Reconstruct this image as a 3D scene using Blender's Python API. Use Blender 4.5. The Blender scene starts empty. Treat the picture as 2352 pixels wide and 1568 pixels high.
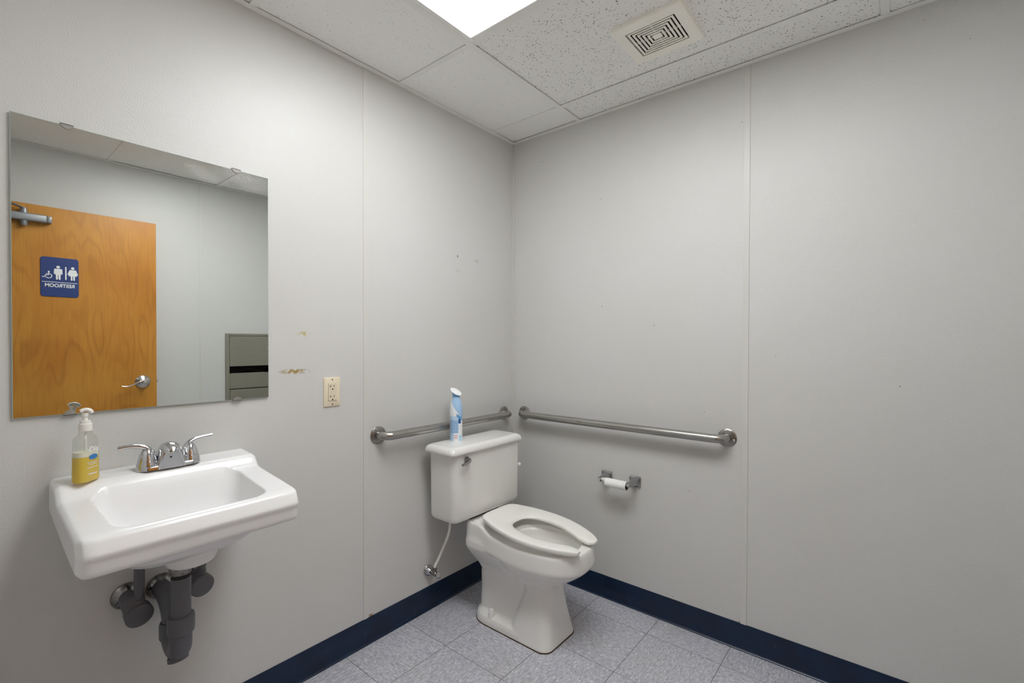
import bpy, bmesh, math, random
from math import pi, sin, cos, radians, sqrt
from mathutils import Vector, Matrix
random.seed(7)
S = bpy.context.scene
COL = S.collection
H = 2.3867          # ceiling height
XR = -2.13          # rear wall (doorway) plane
YF = -2.147         # wall opposite the mirror

# ------------------------------------------------------------------ materials
def srgb(r, g, b):
    f = lambda c: (c / 255 / 12.92) if c / 255 <= .04045 else ((c / 255 + .055) / 1.055) ** 2.4
    return (f(r), f(g), f(b), 1)

def new_mat(name):
    m = bpy.data.materials.new(name); m.use_nodes = True
    return m, m.node_tree, m.node_tree.nodes['Principled BSDF']

def simple(name, col, rough=.4, metal=0, spec=.5, coat=0, noise=None):
    m, nt, b = new_mat(name)
    b.inputs['Base Color'].default_value = col
    b.inputs['Roughness'].default_value = rough
    b.inputs['Metallic'].default_value = metal
    b.inputs['Specular IOR Level'].default_value = spec
    b.inputs['Coat Weight'].default_value = coat
    b.inputs['Coat Roughness'].default_value = .05
    if noise:
        sc, amt = noise
        tc = nt.nodes.new('ShaderNodeTexCoord'); n = nt.nodes.new('ShaderNodeTexNoise')
        n.inputs['Scale'].default_value = sc; n.inputs['Detail'].default_value = 4
        nt.links.new(tc.outputs['Object'], n.inputs['Vector'])
        mp = nt.nodes.new('ShaderNodeMapRange')
        mp.inputs['From Min'].default_value = .3; mp.inputs['From Max'].default_value = .7
        mp.inputs['To Min'].default_value = 1 - amt; mp.inputs['To Max'].default_value = 1 + amt
        nt.links.new(n.outputs['Fac'], mp.inputs['Value'])
        mx = nt.nodes.new('ShaderNodeVectorMath'); mx.operation = 'SCALE'
        mx.inputs[0].default_value = col[:3]
        nt.links.new(mp.outputs[0], mx.inputs['Scale']); nt.links.new(mx.outputs[0], b.inputs['Base Color'])
    return m

class G:
    """tiny node-graph builder"""
    def __init__(s, nt): s.nt = nt
    def n(s, t, **k):
        x = s.nt.nodes.new(t)
        for a, v in k.items(): setattr(x, a, v)
        return x
    def link(s, a, b): s.nt.links.new(a, b)
    def val(s, i, v):
        if isinstance(v, bpy.types.NodeSocket): s.link(v, i)
        else: i.default_value = v
    def math(s, op, a, b=0, clamp=False):
        x = s.n('ShaderNodeMath', operation=op, use_clamp=clamp); s.val(x.inputs[0], a); s.val(x.inputs[1], b); return x.outputs[0]
    def mix(s, f, a, b, mode='MIX'):
        x = s.n('ShaderNodeMix', data_type='RGBA', blend_type=mode); s.val(x.inputs[0], f); s.val(x.inputs[6], a); s.val(x.inputs[7], b); return x.outputs[2]
    def noise(s, vec, scale, detail=2, rough=.5, out='Fac'):
        x = s.n('ShaderNodeTexNoise'); s.link(vec, x.inputs['Vector']); x.inputs['Scale'].default_value = scale
        x.inputs['Detail'].default_value = detail; x.inputs['Roughness'].default_value = rough; return x.outputs[out]
    def ramp(s, v, a, b, lo=0, hi=1):
        x = s.n('ShaderNodeMapRange'); x.clamp = True; s.val(x.inputs['Value'], v)
        x.inputs['From Min'].default_value = a; x.inputs['From Max'].default_value = b
        x.inputs['To Min'].default_value = lo; x.inputs['To Max'].default_value = hi; return x.outputs[0]
    def coord(s, k='Object'): return s.n('ShaderNodeTexCoord').outputs[k]
    def xyz(s, v):
        x = s.n('ShaderNodeSeparateXYZ'); s.link(v, x.inputs[0]); return x.outputs
    def mapping(s, v, scale=(1, 1, 1), loc=(0, 0, 0), rot=(0, 0, 0)):
        x = s.n('ShaderNodeMapping'); s.link(v, x.inputs[0]); x.inputs['Scale'].default_value = scale
        x.inputs['Location'].default_value = loc; x.inputs['Rotation'].default_value = rot; return x.outputs[0]
    def bump(s, h, strength, dist=.001):
        x = s.n('ShaderNodeBump'); s.link(h, x.inputs['Height']); x.inputs['Strength'].default_value = strength
        x.inputs['Distance'].default_value = dist; return x.outputs[0]

def spot(g, co, c, r, axes):
    """soft ellipse mask around c (radii r) in two axes"""
    o = g.xyz(co); acc = None
    for a, cc, rr in zip(axes, c, r):
        d = g.math('DIVIDE', g.math('SUBTRACT', o[a], cc), rr); d = g.math('MULTIPLY', d, d)
        acc = d if acc is None else g.math('ADD', acc, d)
    return g.ramp(acc, 1.0, .0)

def wall_mat(name, stains):
    m, nt, b = new_mat(name); g = G(nt); co = g.coord()
    base = srgb(204, 203, 199)
    cloud = g.noise(co, 1.6, 3)
    c = g.mix(g.ramp(cloud, .3, .7), srgb(213, 213, 211), srgb(210, 209, 205))
    for axes, cc, rr, col, sc, lo in stains:
        k = g.math('MULTIPLY', spot(g, co, cc, rr, axes), g.ramp(g.noise(co, sc, 3), lo, lo + .1))
        c = g.mix(k, c, col)
    # tiny scuffs and specks spread over the panels
    v = g.n('ShaderNodeTexVoronoi'); g.link(co, v.inputs['Vector']); v.inputs['Scale'].default_value = 9
    sp = g.math('MULTIPLY', g.math('LESS_THAN', v.outputs['Distance'], .025), g.math('GREATER_THAN', g.noise(co, 3.1, 0), .56))
    c = g.mix(g.math('MULTIPLY', sp, .6), c, srgb(90, 88, 84))
    g.link(c, b.inputs['Base Color'])
    b.inputs['Roughness'].default_value = .34; b.inputs['Specular IOR Level'].default_value = .38
    n1 = g.noise(co, 300, 1.0, .5)
    g.link(g.bump(g.ramp(n1, .3, .7), .5, .0007), b.inputs['Normal'])
    return m

BROWN = srgb(158, 132, 62); DARK = srgb(70, 66, 60)
st_left = [((0, 2), (-1.262, 1.153), (.064, .012), BROWN, 75, .42),
           ((0, 2), (-1.228, 1.291), (.03, .011), srgb(190, 180, 120), 70, .45),
           ((0, 2), (-.44, 1.692), (.006, .010), DARK, 180, .40),
           ((0, 2), (-.30, 1.686), (.03, .010), srgb(120, 116, 108), 160, .52),
           ((0, 2), (-.44, 1.62), (.02, .012), srgb(160, 150, 120), 150, .52),
           ((0, 2), (-.945, .110), (.022, .010), srgb(150, 105, 60), 90, .38)]
st_right = [((1, 2), (-1.222, .110), (.02, .009), srgb(160, 118, 75), 90, .38),
            ((1, 2), (-.246, .433), (.02, .02), DARK, 130, .62)]
M = {}
M['wall_left'] = wall_mat('panel_vinyl_left', st_left)
M['wall_right'] = wall_mat('panel_vinyl_right', st_right)
M['wall'] = wall_mat('panel_vinyl', [])
M['batten'] = simple('batten_vinyl', srgb(211, 210, 205), .38, noise=(3, .02))
M['grid'] = simple('ceiling_grid_paint', srgb(242, 242, 238), .45, noise=(4, .03))
M['porcelain'] = simple('white_porcelain', srgb(240, 240, 240), .20, spec=.5, noise=(2, .01))
M['porcelain_old'] = simple('aged_white_porcelain', srgb(235, 234, 230), .14, spec=.55, noise=(5, .02))
M['white_plastic'] = simple('white_plastic', srgb(238, 236, 230), .3, noise=(3, .02))
M['cream_plastic'] = simple('cream_plastic', srgb(236, 231, 214), .35, noise=(3, .02))
M['ivory'] = simple('ivory_plastic', srgb(228, 216, 190), .3, noise=(4, .02))
M['black'] = simple('black_recess', srgb(14, 14, 13), .6)
M['dark_gap'] = simple('dark_cavity', srgb(30, 29, 26), .8)
M['chrome'] = simple('chrome', (.64, .64, .66, 1), .07, 1, noise=(20, .02))
M['chrome_worn'] = simple('worn_chrome', (.30, .29, .28, 1), .22, 1, noise=(90, .5))
M['chrome_dark_refl'] = simple('dark_reflection_chrome', (.40, .40, .41, 1), .10, 1, noise=(30, .1))  # chrome with a darkened base colour standing in for dark doorway reflections
M['grey_pvc'] = simple('grey_pipe_cover', srgb(98, 98, 103), .45, noise=(12, .05))
M['paper'] = simple('white_tissue', srgb(246, 246, 244), .9, noise=(40, .02))
M['cardboard'] = simple('cardboard_core', srgb(120, 100, 80), .9)
M['blue_sign'] = simple('navy_sign_face', srgb(38, 58, 120), .45, noise=(8, .03))
M['white_sign'] = simple('raised_white_sign', srgb(240, 240, 240), .5)
M['closer'] = simple('aluminium_paint', srgb(146, 148, 151), .4, .5)
M['brown_caulk'] = simple('brown_caulk', srgb(74, 56, 34), .8, noise=(60, .4))

def steel_mat(name, col, rough, ax, stretch=400):
    m, nt, b = new_mat(name); g = G(nt); co = g.coord()
    sc = [60, 60, 60]; sc[ax] = 3
    v = g.mapping(co, tuple(sc))
    n = g.noise(v, 6, 3)
    g.link(g.mix(g.ramp(n, .25, .75), tuple(c * .85 for c in col[:3]) + (1,), col), b.inputs['Base Color'])
    b.inputs['Metallic'].default_value = 1
    g.link(g.ramp(n, .2, .8, rough * .8, rough * 1.25), b.inputs['Roughness'])
    g.link(g.bump(n, .05, .0005), b.inputs['Normal'])
    return m
M['steel_x'] = steel_mat('brushed_steel_along_wall', (.46, .445, .42, 1), .30, 0)
M['steel_y'] = steel_mat('brushed_steel_along_side_wall', (.46, .445, .42, 1), .30, 1)
M['steel_panel'] = steel_mat('dull_steel_panel', (.46, .44, .38, 1), .42, 0)
M['nickel'] = simple('satin_nickel', (.66, .64, .61, 1), .25, 1, noise=(30, .05))

def ceiling_mat(name, dens, size):
    m, nt, b = new_mat(name); g = G(nt); co = g.coord()
    w = g.n('ShaderNodeVectorMath', operation='ADD')
    nz = g.n('ShaderNodeTexNoise'); g.link(co, nz.inputs['Vector']); nz.inputs['Scale'].default_value = 90
    sc = g.n('ShaderNodeVectorMath', operation='SCALE'); g.link(nz.outputs['Color'], sc.inputs[0]); sc.inputs['Scale'].default_value = .011
    g.link(co, w.inputs[0]); g.link(sc.outputs[0], w.inputs[1])
    v = g.n('ShaderNodeTexVoronoi'); g.link(w.outputs[0], v.inputs['Vector']); v.inputs['Scale'].default_value = dens
    r = g.n('ShaderNodeSeparateColor'); g.link(v.outputs['Color'], r.inputs[0])
    rad = g.math('MULTIPLY', g.math('POWER', r.outputs[0], 2.2), size)
    d = g.math('DIVIDE', v.outputs['Distance'], g.math('ADD', rad, .001))
    hole = g.ramp(d, 1.05, .75)
    fis = g.ramp(g.noise(w.outputs[0], 150, 2), .68, .74)
    hole2 = g.math('MAXIMUM', hole, g.math('MULTIPLY', fis, .55))
    c = g.mix(hole2, srgb(246, 246, 243), srgb(116, 114, 106))
    g.link(c, b.inputs['Base Color']); b.inputs['Roughness'].default_value = .95; b.inputs['Specular IOR Level'].default_value = .1
    h = g.math('SUBTRACT', g.math('MULTIPLY', g.noise(co, 300, 2), .2), hole2)
    g.link(g.bump(h, .5, .0015), b.inputs['Normal'])
    return m
M['tile_coarse'] = ceiling_mat('coarse_pinhole_tile', 150, .40)
M['tile_fine'] = ceiling_mat('fine_pinhole_tile', 160, .19)

def floor_mat():
    m, nt, b = new_mat('vinyl_composition_tile'); g = G(nt); co = g.coord()
    T = .3048
    o = g.xyz(co)
    u = g.math('DIVIDE', g.math('ADD', o[0], .1497), T); v = g.math('DIVIDE', g.math('ADD', o[1], .8743), T)
    fu, fv = g.math('FLOOR', u), g.math('FLOOR', v)
    par = g.math('MODULO', g.math('ABSOLUTE', g.math('ADD', fu, fv)), 2)
    # streaks run along x on half the tiles, along y on the others
    def chips(scale):
        off = g.n('ShaderNodeCombineXYZ'); g.val(off.inputs[0], g.math('MULTIPLY', fu, .37)); g.val(off.inputs[1], g.math('MULTIPLY', fv, .53)); g.val(off.inputs[2], g.math('MULTIPLY', g.math('ADD', fu, g.math('MULTIPLY', fv, 3.7)), .219))
        s = g.n('ShaderNodeVectorMath', operation='ADD'); g.link(co, s.inputs[0]); g.link(off.outputs[0], s.inputs[1])
        a = g.mapping(s.outputs[0], scale); bb = g.mapping(s.outputs[0], (scale[1], scale[0], scale[2]))
        mx = g.n('ShaderNodeMix', data_type='VECTOR'); g.link(par, mx.inputs[0]); g.link(a, mx.inputs[4]); g.link(bb, mx.inputs[5])
        return mx.outputs[1]
    vec = chips((50, 150, 100))
    n1 = g.noise(vec, 1.0, 3, .6)
    vec2 = chips((36, 105, 100))
    n2 = g.noise(vec2, 1.7, 2, .5)
    c = g.mix(g.ramp(n1, .33, .67), srgb(164, 165, 175), srgb(206, 206, 213))
    c = g.mix(g.ramp(n2, .62, .70), c, srgb(232, 231, 230))
    c = g.mix(g.math('MULTIPLY', g.ramp(n2, .36, .28), .75), c, srgb(122, 124, 140))
    v3 = g.n('ShaderNodeTexVoronoi'); g.link(co, v3.inputs['Vector']); v3.inputs['Scale'].default_value = 34
    sc = g.n('ShaderNodeSeparateColor'); g.link(v3.outputs['Color'], sc.inputs[0])
    blk = g.math('MULTIPLY', g.ramp(g.noise(vec, .8, 1), .74, .77), g.math('GREATER_THAN', sc.outputs[0], .55))
    c = g.mix(g.math('MULTIPLY', blk, .7), c, srgb(70, 72, 82))
    dirt = g.ramp(g.noise(co, 3.5, 4), .5, .72)
    c = g.mix(g.math('MULTIPLY', dirt, .22), c, srgb(176, 172, 146))
    # tile-to-tile tone
    wn = g.n('ShaderNodeTexWhiteNoise', noise_dimensions='2D'); cb = g.n('ShaderNodeCombineXYZ'); g.link(fu, cb.inputs[0]); g.link(fv, cb.inputs[1]); g.link(cb.outputs[0], wn.inputs['Vector'])
    tone = g.n('ShaderNodeVectorMath', operation='SCALE'); g.link(c, tone.inputs[0]); g.link(g.ramp(wn.outputs['Value'], 0, 1, .95, 1.04), tone.inputs['Scale'])
    eu = g.math('PINGPONG', u, .5); ev = g.math('PINGPONG', v, .5)
    e = g.math('MINIMUM', eu, ev)
    line = g.ramp(e, .0055, .0025)
    c = g.mix(g.math('MULTIPLY', line, .75), tone.outputs[0], srgb(62, 60, 56))
    g.link(c, b.inputs['Base Color'])
    g.link(g.ramp(n1, .3, .7, .38, .5), b.inputs['Roughness']); b.inputs['Specular IOR Level'].default_value = .4
    g.link(g.bump(g.math('ADD', g.math('MULTIPLY', n1, .15), g.math('MULTIPLY', line, -1)), .3, .0008), b.inputs['Normal'])
    return m
M['floor'] = floor_mat()

def base_mat():
    m, nt, b = new_mat('navy_rubber_cove'); g = G(nt); co = g.coord()
    c = g.mix(g.ramp(g.noise(co, 9, 4), .35, .7), srgb(8, 26, 50), srgb(13, 37, 66))
    scr = g.math('MULTIPLY', g.ramp(g.noise(g.mapping(co, (40, 40, 8)), 3, 3), .70, .74), g.ramp(g.noise(co, 5, 1), .52, .6))
    c = g.mix(g.math('MULTIPLY', scr, .5), c, srgb(120, 130, 150))
    g.link(c, b.inputs['Base Color']); b.inputs['Roughness'].default_value = .3; b.inputs['Specular IOR Level'].default_value = .45
    return m
M['base'] = base_mat()

def wood_mat():
    m, nt, b = new_mat('honey_birch_veneer'); g = G(nt); co = g.coord()
    st = g.mapping(co, (1.0, 1.0, .22))
    big = g.noise(st, 4.2, 2, .5)
    warp = g.math('MULTIPLY', big, 95)
    ring = g.math('SINE', g.math('ADD', warp, g.math('MULTIPLY', g.xyz(co)[0], 10)))
    fine = g.noise(g.mapping(co, (120, 120, 3.5)), 1.5, 3)
    pat = g.noise(g.mapping(co, (3, 3, 2)), 1.4, 3)
    c = g.mix(g.ramp(pat, .3, .72), srgb(188, 120, 36), srgb(211, 149, 58))
    c = g.mix(g.math('MULTIPLY', g.math('MULTIPLY', g.ramp(ring, .1, 1.0), g.ramp(g.noise(g.mapping(co, (2, 2, 1)), 2.2, 2), .38, .62)), .32), c, srgb(142, 80, 22))
    c = g.mix(g.math('MULTIPLY', g.ramp(fine, .48, .74), .32), c, srgb(150, 84, 24))
    g.link(c, b.inputs['Base Color']); b.inputs['Roughness'].default_value = .35
    return m
M['wood'] = wood_mat()

def mirror_mat():
    m, nt, b = new_mat('silvered_glass'); g = G(nt); co = g.coord()
    b.inputs['Metallic'].default_value = 1; b.inputs['Roughness'].default_value = .003
    b.inputs['Base Color'].default_value = (.80, .83, .80, 1)
    # greasy wipe marks near the upper right corner
    k = g.math('MULTIPLY', spot(g, co, (.17, .355), (.20, .05), (0, 2)), g.ramp(g.noise(g.mapping(co, (.7, 1, 1.6), rot=(0, .5, 0)), 13, 5), .42, .75))
    d = g.n('ShaderNodeBsdfDiffuse'); d.inputs['Color'].default_value = srgb(215, 215, 212)
    mx = g.n('ShaderNodeMixShader'); g.link(g.math('MULTIPLY', k, .42), mx.inputs[0]); g.link(b.outputs[0], mx.inputs[1]); g.link(d.outputs[0], mx.inputs[2])
    out = [n for n in nt.nodes if n.type == 'OUTPUT_MATERIAL'][0]; g.link(mx.outputs[0], out.inputs[0])
    return m
M['mirror'] = mirror_mat()
M['glass_edge'] = simple('ground_glass_edge', srgb(190, 205, 200), .2)

def lens_mat():
    m, nt, b = new_mat('prismatic_lens'); g = G(nt); co = g.coord()
    o = g.xyz(co)
    p = g.math('MULTIPLY', g.math('SINE', g.math('MULTIPLY', o[0], 900)), g.math('SINE', g.math('MULTIPLY', o[1], 900)))
    b.inputs['Base Color'].default_value = srgb(240, 240, 238); b.inputs['Roughness'].default_value = .3
    b.inputs['Emission Color'].default_value = (.965, .985, 1, 1)
    # brighter bands under the two fluorescent tubes
    band = g.ramp(g.math('PINGPONG', g.math('ADD', o[0], .3), .30), .05, .26, .80, 1.15)
    g.link(g.math('MULTIPLY', g.math('MULTIPLY', g.ramp(p, -1, 1, .93, 1.04), band), LAMP), b.inputs['Emission Strength'])
    return m
LAMP = 12.7
M['lens'] = lens_mat()

def clear_mat():
    m, nt, b = new_mat('clear_plastic'); g = G(nt)
    t = g.n('ShaderNodeBsdfTransparent'); t.inputs[0].default_value = (.93, .94, .92, 1)
    gl = g.n('ShaderNodeBsdfGlossy'); gl.inputs['Roughness'].default_value = .12
    fr = g.n('ShaderNodeLayerWeight'); fr.inputs['Blend'].default_value = .22
    mx = g.n('ShaderNodeMixShader'); g.link(g.ramp(fr.outputs['Facing'], 0, 1, .03, .35), mx.inputs[0]); g.link(t.outputs[0], mx.inputs[1]); g.link(gl.outputs[0], mx.inputs[2])
    d = g.n('ShaderNodeBsdfDiffuse'); d.inputs[0].default_value = srgb(232, 230, 220)
    m2 = g.n('ShaderNodeMixShader'); m2.inputs[0].default_value = .10; g.link(mx.outputs[0], m2.inputs[1]); g.link(d.outputs[0], m2.inputs[2])
    out = [n for n in nt.nodes if n.type == 'OUTPUT_MATERIAL'][0]; g.link(m2.outputs[0], out.inputs[0])
    return m
M['clear'] = clear_mat()

def soap_mat(name, col, tr):
    m, nt, b = new_mat(name); g = G(nt)
    d = g.n('ShaderNodeBsdfDiffuse'); d.inputs[0].default_value = col
    t = g.n('ShaderNodeBsdfTranslucent'); t.inputs[0].default_value = col
    mx = g.n('ShaderNodeMixShader'); mx.inputs[0].default_value = tr; g.link(d.outputs[0], mx.inputs[1]); g.link(t.outputs[0], mx.inputs[2])
    out = [n for n in nt.nodes if n.type == 'OUTPUT_MATERIAL'][0]; g.link(mx.outputs[0], out.inputs[0])
    return m
M['soap'] = soap_mat('yellow_soap', srgb(252, 218, 8), .22)
M['foam'] = soap_mat('soap_foam', srgb(250, 246, 226), .05)

def can_mat():
    m, nt, b = new_mat('printed_can'); g = G(nt); co = g.coord()
    co = g.mapping(co, rot=(0, 0, radians(142)))            # back label centre faces the room
    o = g.xyz(co)
    a = g.math('ARCTAN2', o[1], o[0])              # angle round the can
    z = o[2]
    d = a
    white, sky, pale = srgb(240, 243, 247), srgb(170, 204, 236), srgb(192, 219, 242)
    # white body, sky-blue shoulder cut on a slant
    sl = g.math('ADD', g.math('SUBTRACT', z, .150), g.math('MULTIPLY', d, .040))
    c = g.mix(g.ramp(sl, -.001, .001), white, sky)
    inb = lambda lo, hi, v: g.math('MULTIPLY', g.math('GREATER_THAN', v, lo), g.math('LESS_THAN', v, hi))
    box = lambda a0, a1, z0, z1: g.math('MULTIPLY', inb(a0, a1, d), inb(z0, z1, z))
    c = g.mix(box(-1.2, .55, .098, .118), c, pale)
    # small print panel
    bl = box(-1.2, .50, .040, .100)
    ln = g.math('GREATER_THAN', g.math('SINE', g.math('MULTIPLY', z, 2400)), .0)
    tx = g.math('GREATER_THAN', g.noise(g.mapping(co, (1, 1, .5)), 700, 2), .5)
    c = g.mix(bl, c, g.mix(g.math('MULTIPLY', ln, tx), srgb(136, 178, 222), srgb(206, 224, 243)))
    c = g.mix(box(-1.2, -.30, .004, .040), c, g.mix(g.math('MULTIPLY', ln, tx), pale, srgb(120, 150, 190)))
    # bar code block
    bars = g.math('GREATER_THAN', g.math('SINE', g.math('MULTIPLY', z, 700)), .1)
    c = g.mix(box(-.25, .40, .012, .036), c, g.mix(bars, srgb(240, 240, 242), srgb(206, 160, 176)))
    # dark blue front label edge and light blue swoosh
    c = g.mix(box(.50, .95, .085, .108), c, srgb(40, 92, 160))
    sw = g.math('MULTIPLY', g.math('LESS_THAN', g.math('ABSOLUTE', g.math('SUBTRACT', z, g.math('ADD', .118, g.math('MULTIPLY', g.math('SUBTRACT', d, .5), -.02)))), .007), inb(.2, 1.2, d))
    c = g.mix(sw, c, srgb(104, 166, 216))
    c = g.mix(box(.55, 1.2, .004, .03), c, srgb(178, 218, 236))
    g.link(c, b.inputs['Base Color']); b.inputs['Roughness'].default_value = .3
    return m
M['can'] = can_mat()
M['can_blue'] = simple('blue_cap', srgb(128, 178, 220), .35, noise=(20, .03))
M['can_white'] = simple('white_button', srgb(242, 243, 246), .35)

def seat_mat():
    m, nt, b = new_mat('off_white_seat_plastic'); g = G(nt); co = g.coord()
    k = g.math('MULTIPLY', spot(g, co, (.085, -.42), (.05, .14), (0, 1)), g.ramp(g.noise(co, 14, 3), .45, .7))
    c = g.mix(g.math('MULTIPLY', k, .35), srgb(239, 238, 232), srgb(206, 176, 130))
    g.link(c, b.inputs['Base Color']); b.inputs['Roughness'].default_value = .25
    return m
M['seat'] = seat_mat()
M['hall'] = simple('hall_paint', srgb(200, 198, 192), .6, noise=(2, .02))

# ------------------------------------------------------------------ mesh helpers
def nb(): return bmesh.new()
def V(bm, *p): return bm.verts.new(p)

def add_box(bm, x0, x1, y0, y1, z0, z1, bev=0, seg=2):
    t = bmesh.new()
    v = [t.verts.new((x, y, z)) for z in (min(z0, z1), max(z0, z1)) for y in (min(y0, y1), max(y0, y1)) for x in (min(x0, x1), max(x0, x1))]
    for f in ((0, 2, 3, 1), (4, 5, 7, 6), (0, 1, 5, 4), (1, 3, 7, 5), (3, 2, 6, 7), (2, 0, 4, 6)): t.faces.new([v[i] for i in f])
    if bev: bmesh.ops.bevel(t, geom=list(t.edges), offset=bev, segments=seg, profile=.5, affect='EDGES')
    merge(bm, t)

def merge(bm, t, mat=None):
    if mat is not None: bmesh.ops.transform(t, matrix=mat, verts=t.verts)
    me = bpy.data.meshes.new('tmp'); t.to_mesh(me); t.free(); bm.from_mesh(me); bpy.data.meshes.remove(me)

def loft(bm, rings, cap0=True, cap1=True, closed=True):
    R = [[bm.verts.new(p) for p in r] for r in rings]
    n = len(R[0])
    for a, b in zip(R, R[1:]):
        for i in range(n if closed else n - 1):
            j = (i + 1) % n
            bm.faces.new((a[i], a[j], b[j], b[i]))
    if cap0: bm.faces.new(list(reversed(R[0])))
    if cap1: bm.faces.new(R[-1])

def frame(d):
    d = d.normalized(); u = Vector((0, 0, 1)) if abs(d.z) < .95 else Vector((1, 0, 0))
    a = d.cross(u).normalized(); return a, a.cross(d).normalized()

def catmull(pts, n):
    P = [Vector(p) for p in pts]; P = [P[0] * 2 - P[1]] + P + [P[-1] * 2 - P[-2]]; out = []
    for i in range(1, len(P) - 2):
        for k in range(n):
            t = k / n; a, b, c, d = P[i - 1], P[i], P[i + 1], P[i + 2]
            out.append(.5 * ((2 * b) + (c - a) * t + (2 * a - 5 * b + 4 * c - d) * t * t + (3 * b - a - 3 * c + d) * t ** 3))
    out.append(P[-2]); return out

def add_tube(bm, pts, r, n=20, caps=True, flat=1.0):
    P = [Vector(p) for p in pts]; R = r if isinstance(r, (list, tuple)) else [r] * len(P)
    rings = []; a = None
    for i, p in enumerate(P):
        d = (P[min(i + 1, len(P) - 1)] - P[max(i - 1, 0)]).normalized()
        if a is None: a, b = frame(d)
        else:
            a = (a - d * a.dot(d)).normalized(); b = a.cross(d).normalized()
        rings.append([p + (a * cos(2 * pi * k / n) + b * sin(2 * pi * k / n) * flat) * R[i] for k in range(n)])
    loft(bm, rings, caps, caps)

def add_lathe(bm, prof, origin, axis=(0, 0, 1), n=32, caps=True):
    """prof: list of (distance along axis, radius)"""
    d = Vector(axis).normalized(); a, b = frame(d); o = Vector(origin)
    loft(bm, [[o + d * h + (a * cos(2 * pi * k / n) + b * sin(2 * pi * k / n)) * max(r, .00005) for k in range(n)] for h, r in prof], caps, caps)

def rrect(cx, cy, hx, hy, r, z, n=6):
    r = min(r, hx * .999, hy * .999); out = []
    for qx, qy, a0 in ((1, 1, 0), (-1, 1, 90), (-1, -1, 180), (1, -1, 270)):
        for k in range(n + 1):
            a = radians(a0 + 90 * k / n); out.append((cx + qx * (hx - r) + r * cos(a), cy + qy * (hy - r) + r * sin(a), z))
    return out

def sup(cx, cy, a, bf, bb, z, e=2.3, n=56):
    """super-ellipse ring, front (toward -y) half length bf, back bb"""
    out = []
    for k in range(n):
        t = 2 * pi * k / n; c, s = cos(t), sin(t)
        x = a * math.copysign(abs(c) ** (2 / e), c); y = math.copysign(abs(s) ** (2 / e), s)
        out.append((cx + x, cy + y * (bb if y > 0 else bf), z))
    return out

def prism(bm, poly, z0, z1, bev=0):
    t = bmesh.new(); loft(t, [[(x, y, z0) for x, y in poly], [(x, y, z1) for x, y in poly]])
    if bev: bmesh.ops.bevel(t, geom=list(t.edges), offset=bev, segments=2, profile=.5, affect='EDGES')
    merge(bm, t)

def root_loc(o):
    v = Vector((0, 0, 0))
    while o is not None: v += o.location; o = o.parent
    return v

def finish(me, smooth=35):
    bm = bmesh.new(); bm.from_mesh(me)
    bmesh.ops.remove_doubles(bm, verts=bm.verts, dist=1e-6)
    bmesh.ops.recalc_face_normals(bm, faces=bm.faces); bm.to_mesh(me); bm.free()
    if smooth:
        me.polygons.foreach_set('use_smooth', [True] * len(me.polygons))
        me.set_sharp_from_angle(angle=radians(smooth))

def obj(name, bm, mat, parent=None, origin=None, smooth=35, xf=None):
    """one mesh object; bm is in world space unless xf is given"""
    me = bpy.data.meshes.new(name)
    if xf is not None: bmesh.ops.transform(bm, matrix=xf, verts=bm.verts)
    o = bpy.data.objects.new(name, me)
    off = Vector((0, 0, 0))
    if parent is not None: o.parent = parent; off = root_loc(parent)
    elif origin is not None: o.location = origin; off = Vector(origin)
    bmesh.ops.translate(bm, vec=-off, verts=bm.verts)
    bm.to_mesh(me); bm.free(); finish(me, smooth)
    me.materials.append(mat); COL.objects.link(o); return o

def empty(name, loc):
    o = bpy.data.objects.new(name, None); o.location = loc; o.empty_display_size = .05; COL.objects.link(o); return o

def tag(o, label, cat, group=None):
    o['label'] = label; o['category'] = cat
    if group: o['group'] = group
    return o

def struct(o, label, cat):
    o['kind'] = 'structure'; o['label'] = label; o['category'] = cat; return o

def cast(bm, cutters, voxel, smooth_it):
    """fuse overlapping solids, cut the cutters away, soften: returns a bmesh"""
    me = bpy.data.meshes.new('t'); bm.to_mesh(me); bm.free(); finish(me, 0)
    o = bpy.data.objects.new('t', me); COL.objects.link(o); tmp = [o]
    r = o.modifiers.new('r', 'REMESH'); r.mode = 'VOXEL'; r.voxel_size = voxel; r.adaptivity = 0
    for c in cutters:
        cm = bpy.data.meshes.new('c'); c.to_mesh(cm); c.free(); finish(cm, 0)
        co = bpy.data.objects.new('c', cm); COL.objects.link(co); tmp.append(co)
        b = o.modifiers.new('b', 'BOOLEAN'); b.operation = 'DIFFERENCE'; b.object = co; b.solver = 'FAST'
    if cutters:
        r = o.modifiers.new('r2', 'REMESH'); r.mode = 'VOXEL'; r.voxel_size = voxel; r.adaptivity = 0
    s = o.modifiers.new('s', 'SMOOTH'); s.factor = .5; s.iterations = smooth_it
    dg = bpy.context.evaluated_depsgraph_get(); dg.update()
    ev = o.evaluated_get(dg); m2 = bpy.data.meshes.new_from_object(ev)
    out = bmesh.new(); out.from_mesh(m2)
    for t in tmp:
        d = t.data; bpy.data.objects.remove(t); bpy.data.meshes.remove(d)
    bpy.data.meshes.remove(m2)
    return out

def text_bm(body, size, depth, offset=0.0, align='CENTER', shear=0):
    cu = bpy.data.curves.new('txt', 'FONT'); cu.body = body; cu.size = size; cu.extrude = depth; cu.offset = offset
    cu.align_x = align; cu.align_y = 'CENTER'; cu.shear = shear; cu.resolution_u = 4
    o = bpy.data.objects.new('txt', cu); COL.objects.link(o)
    dg = bpy.context.evaluated_depsgraph_get(); dg.update()
    me = bpy.data.meshes.new_from_object(o.evaluated_get(dg)); bm = bmesh.new(); bm.from_mesh(me)
    bpy.data.objects.remove(o); bpy.data.curves.remove(cu); bpy.data.meshes.remove(me); return bm

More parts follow.
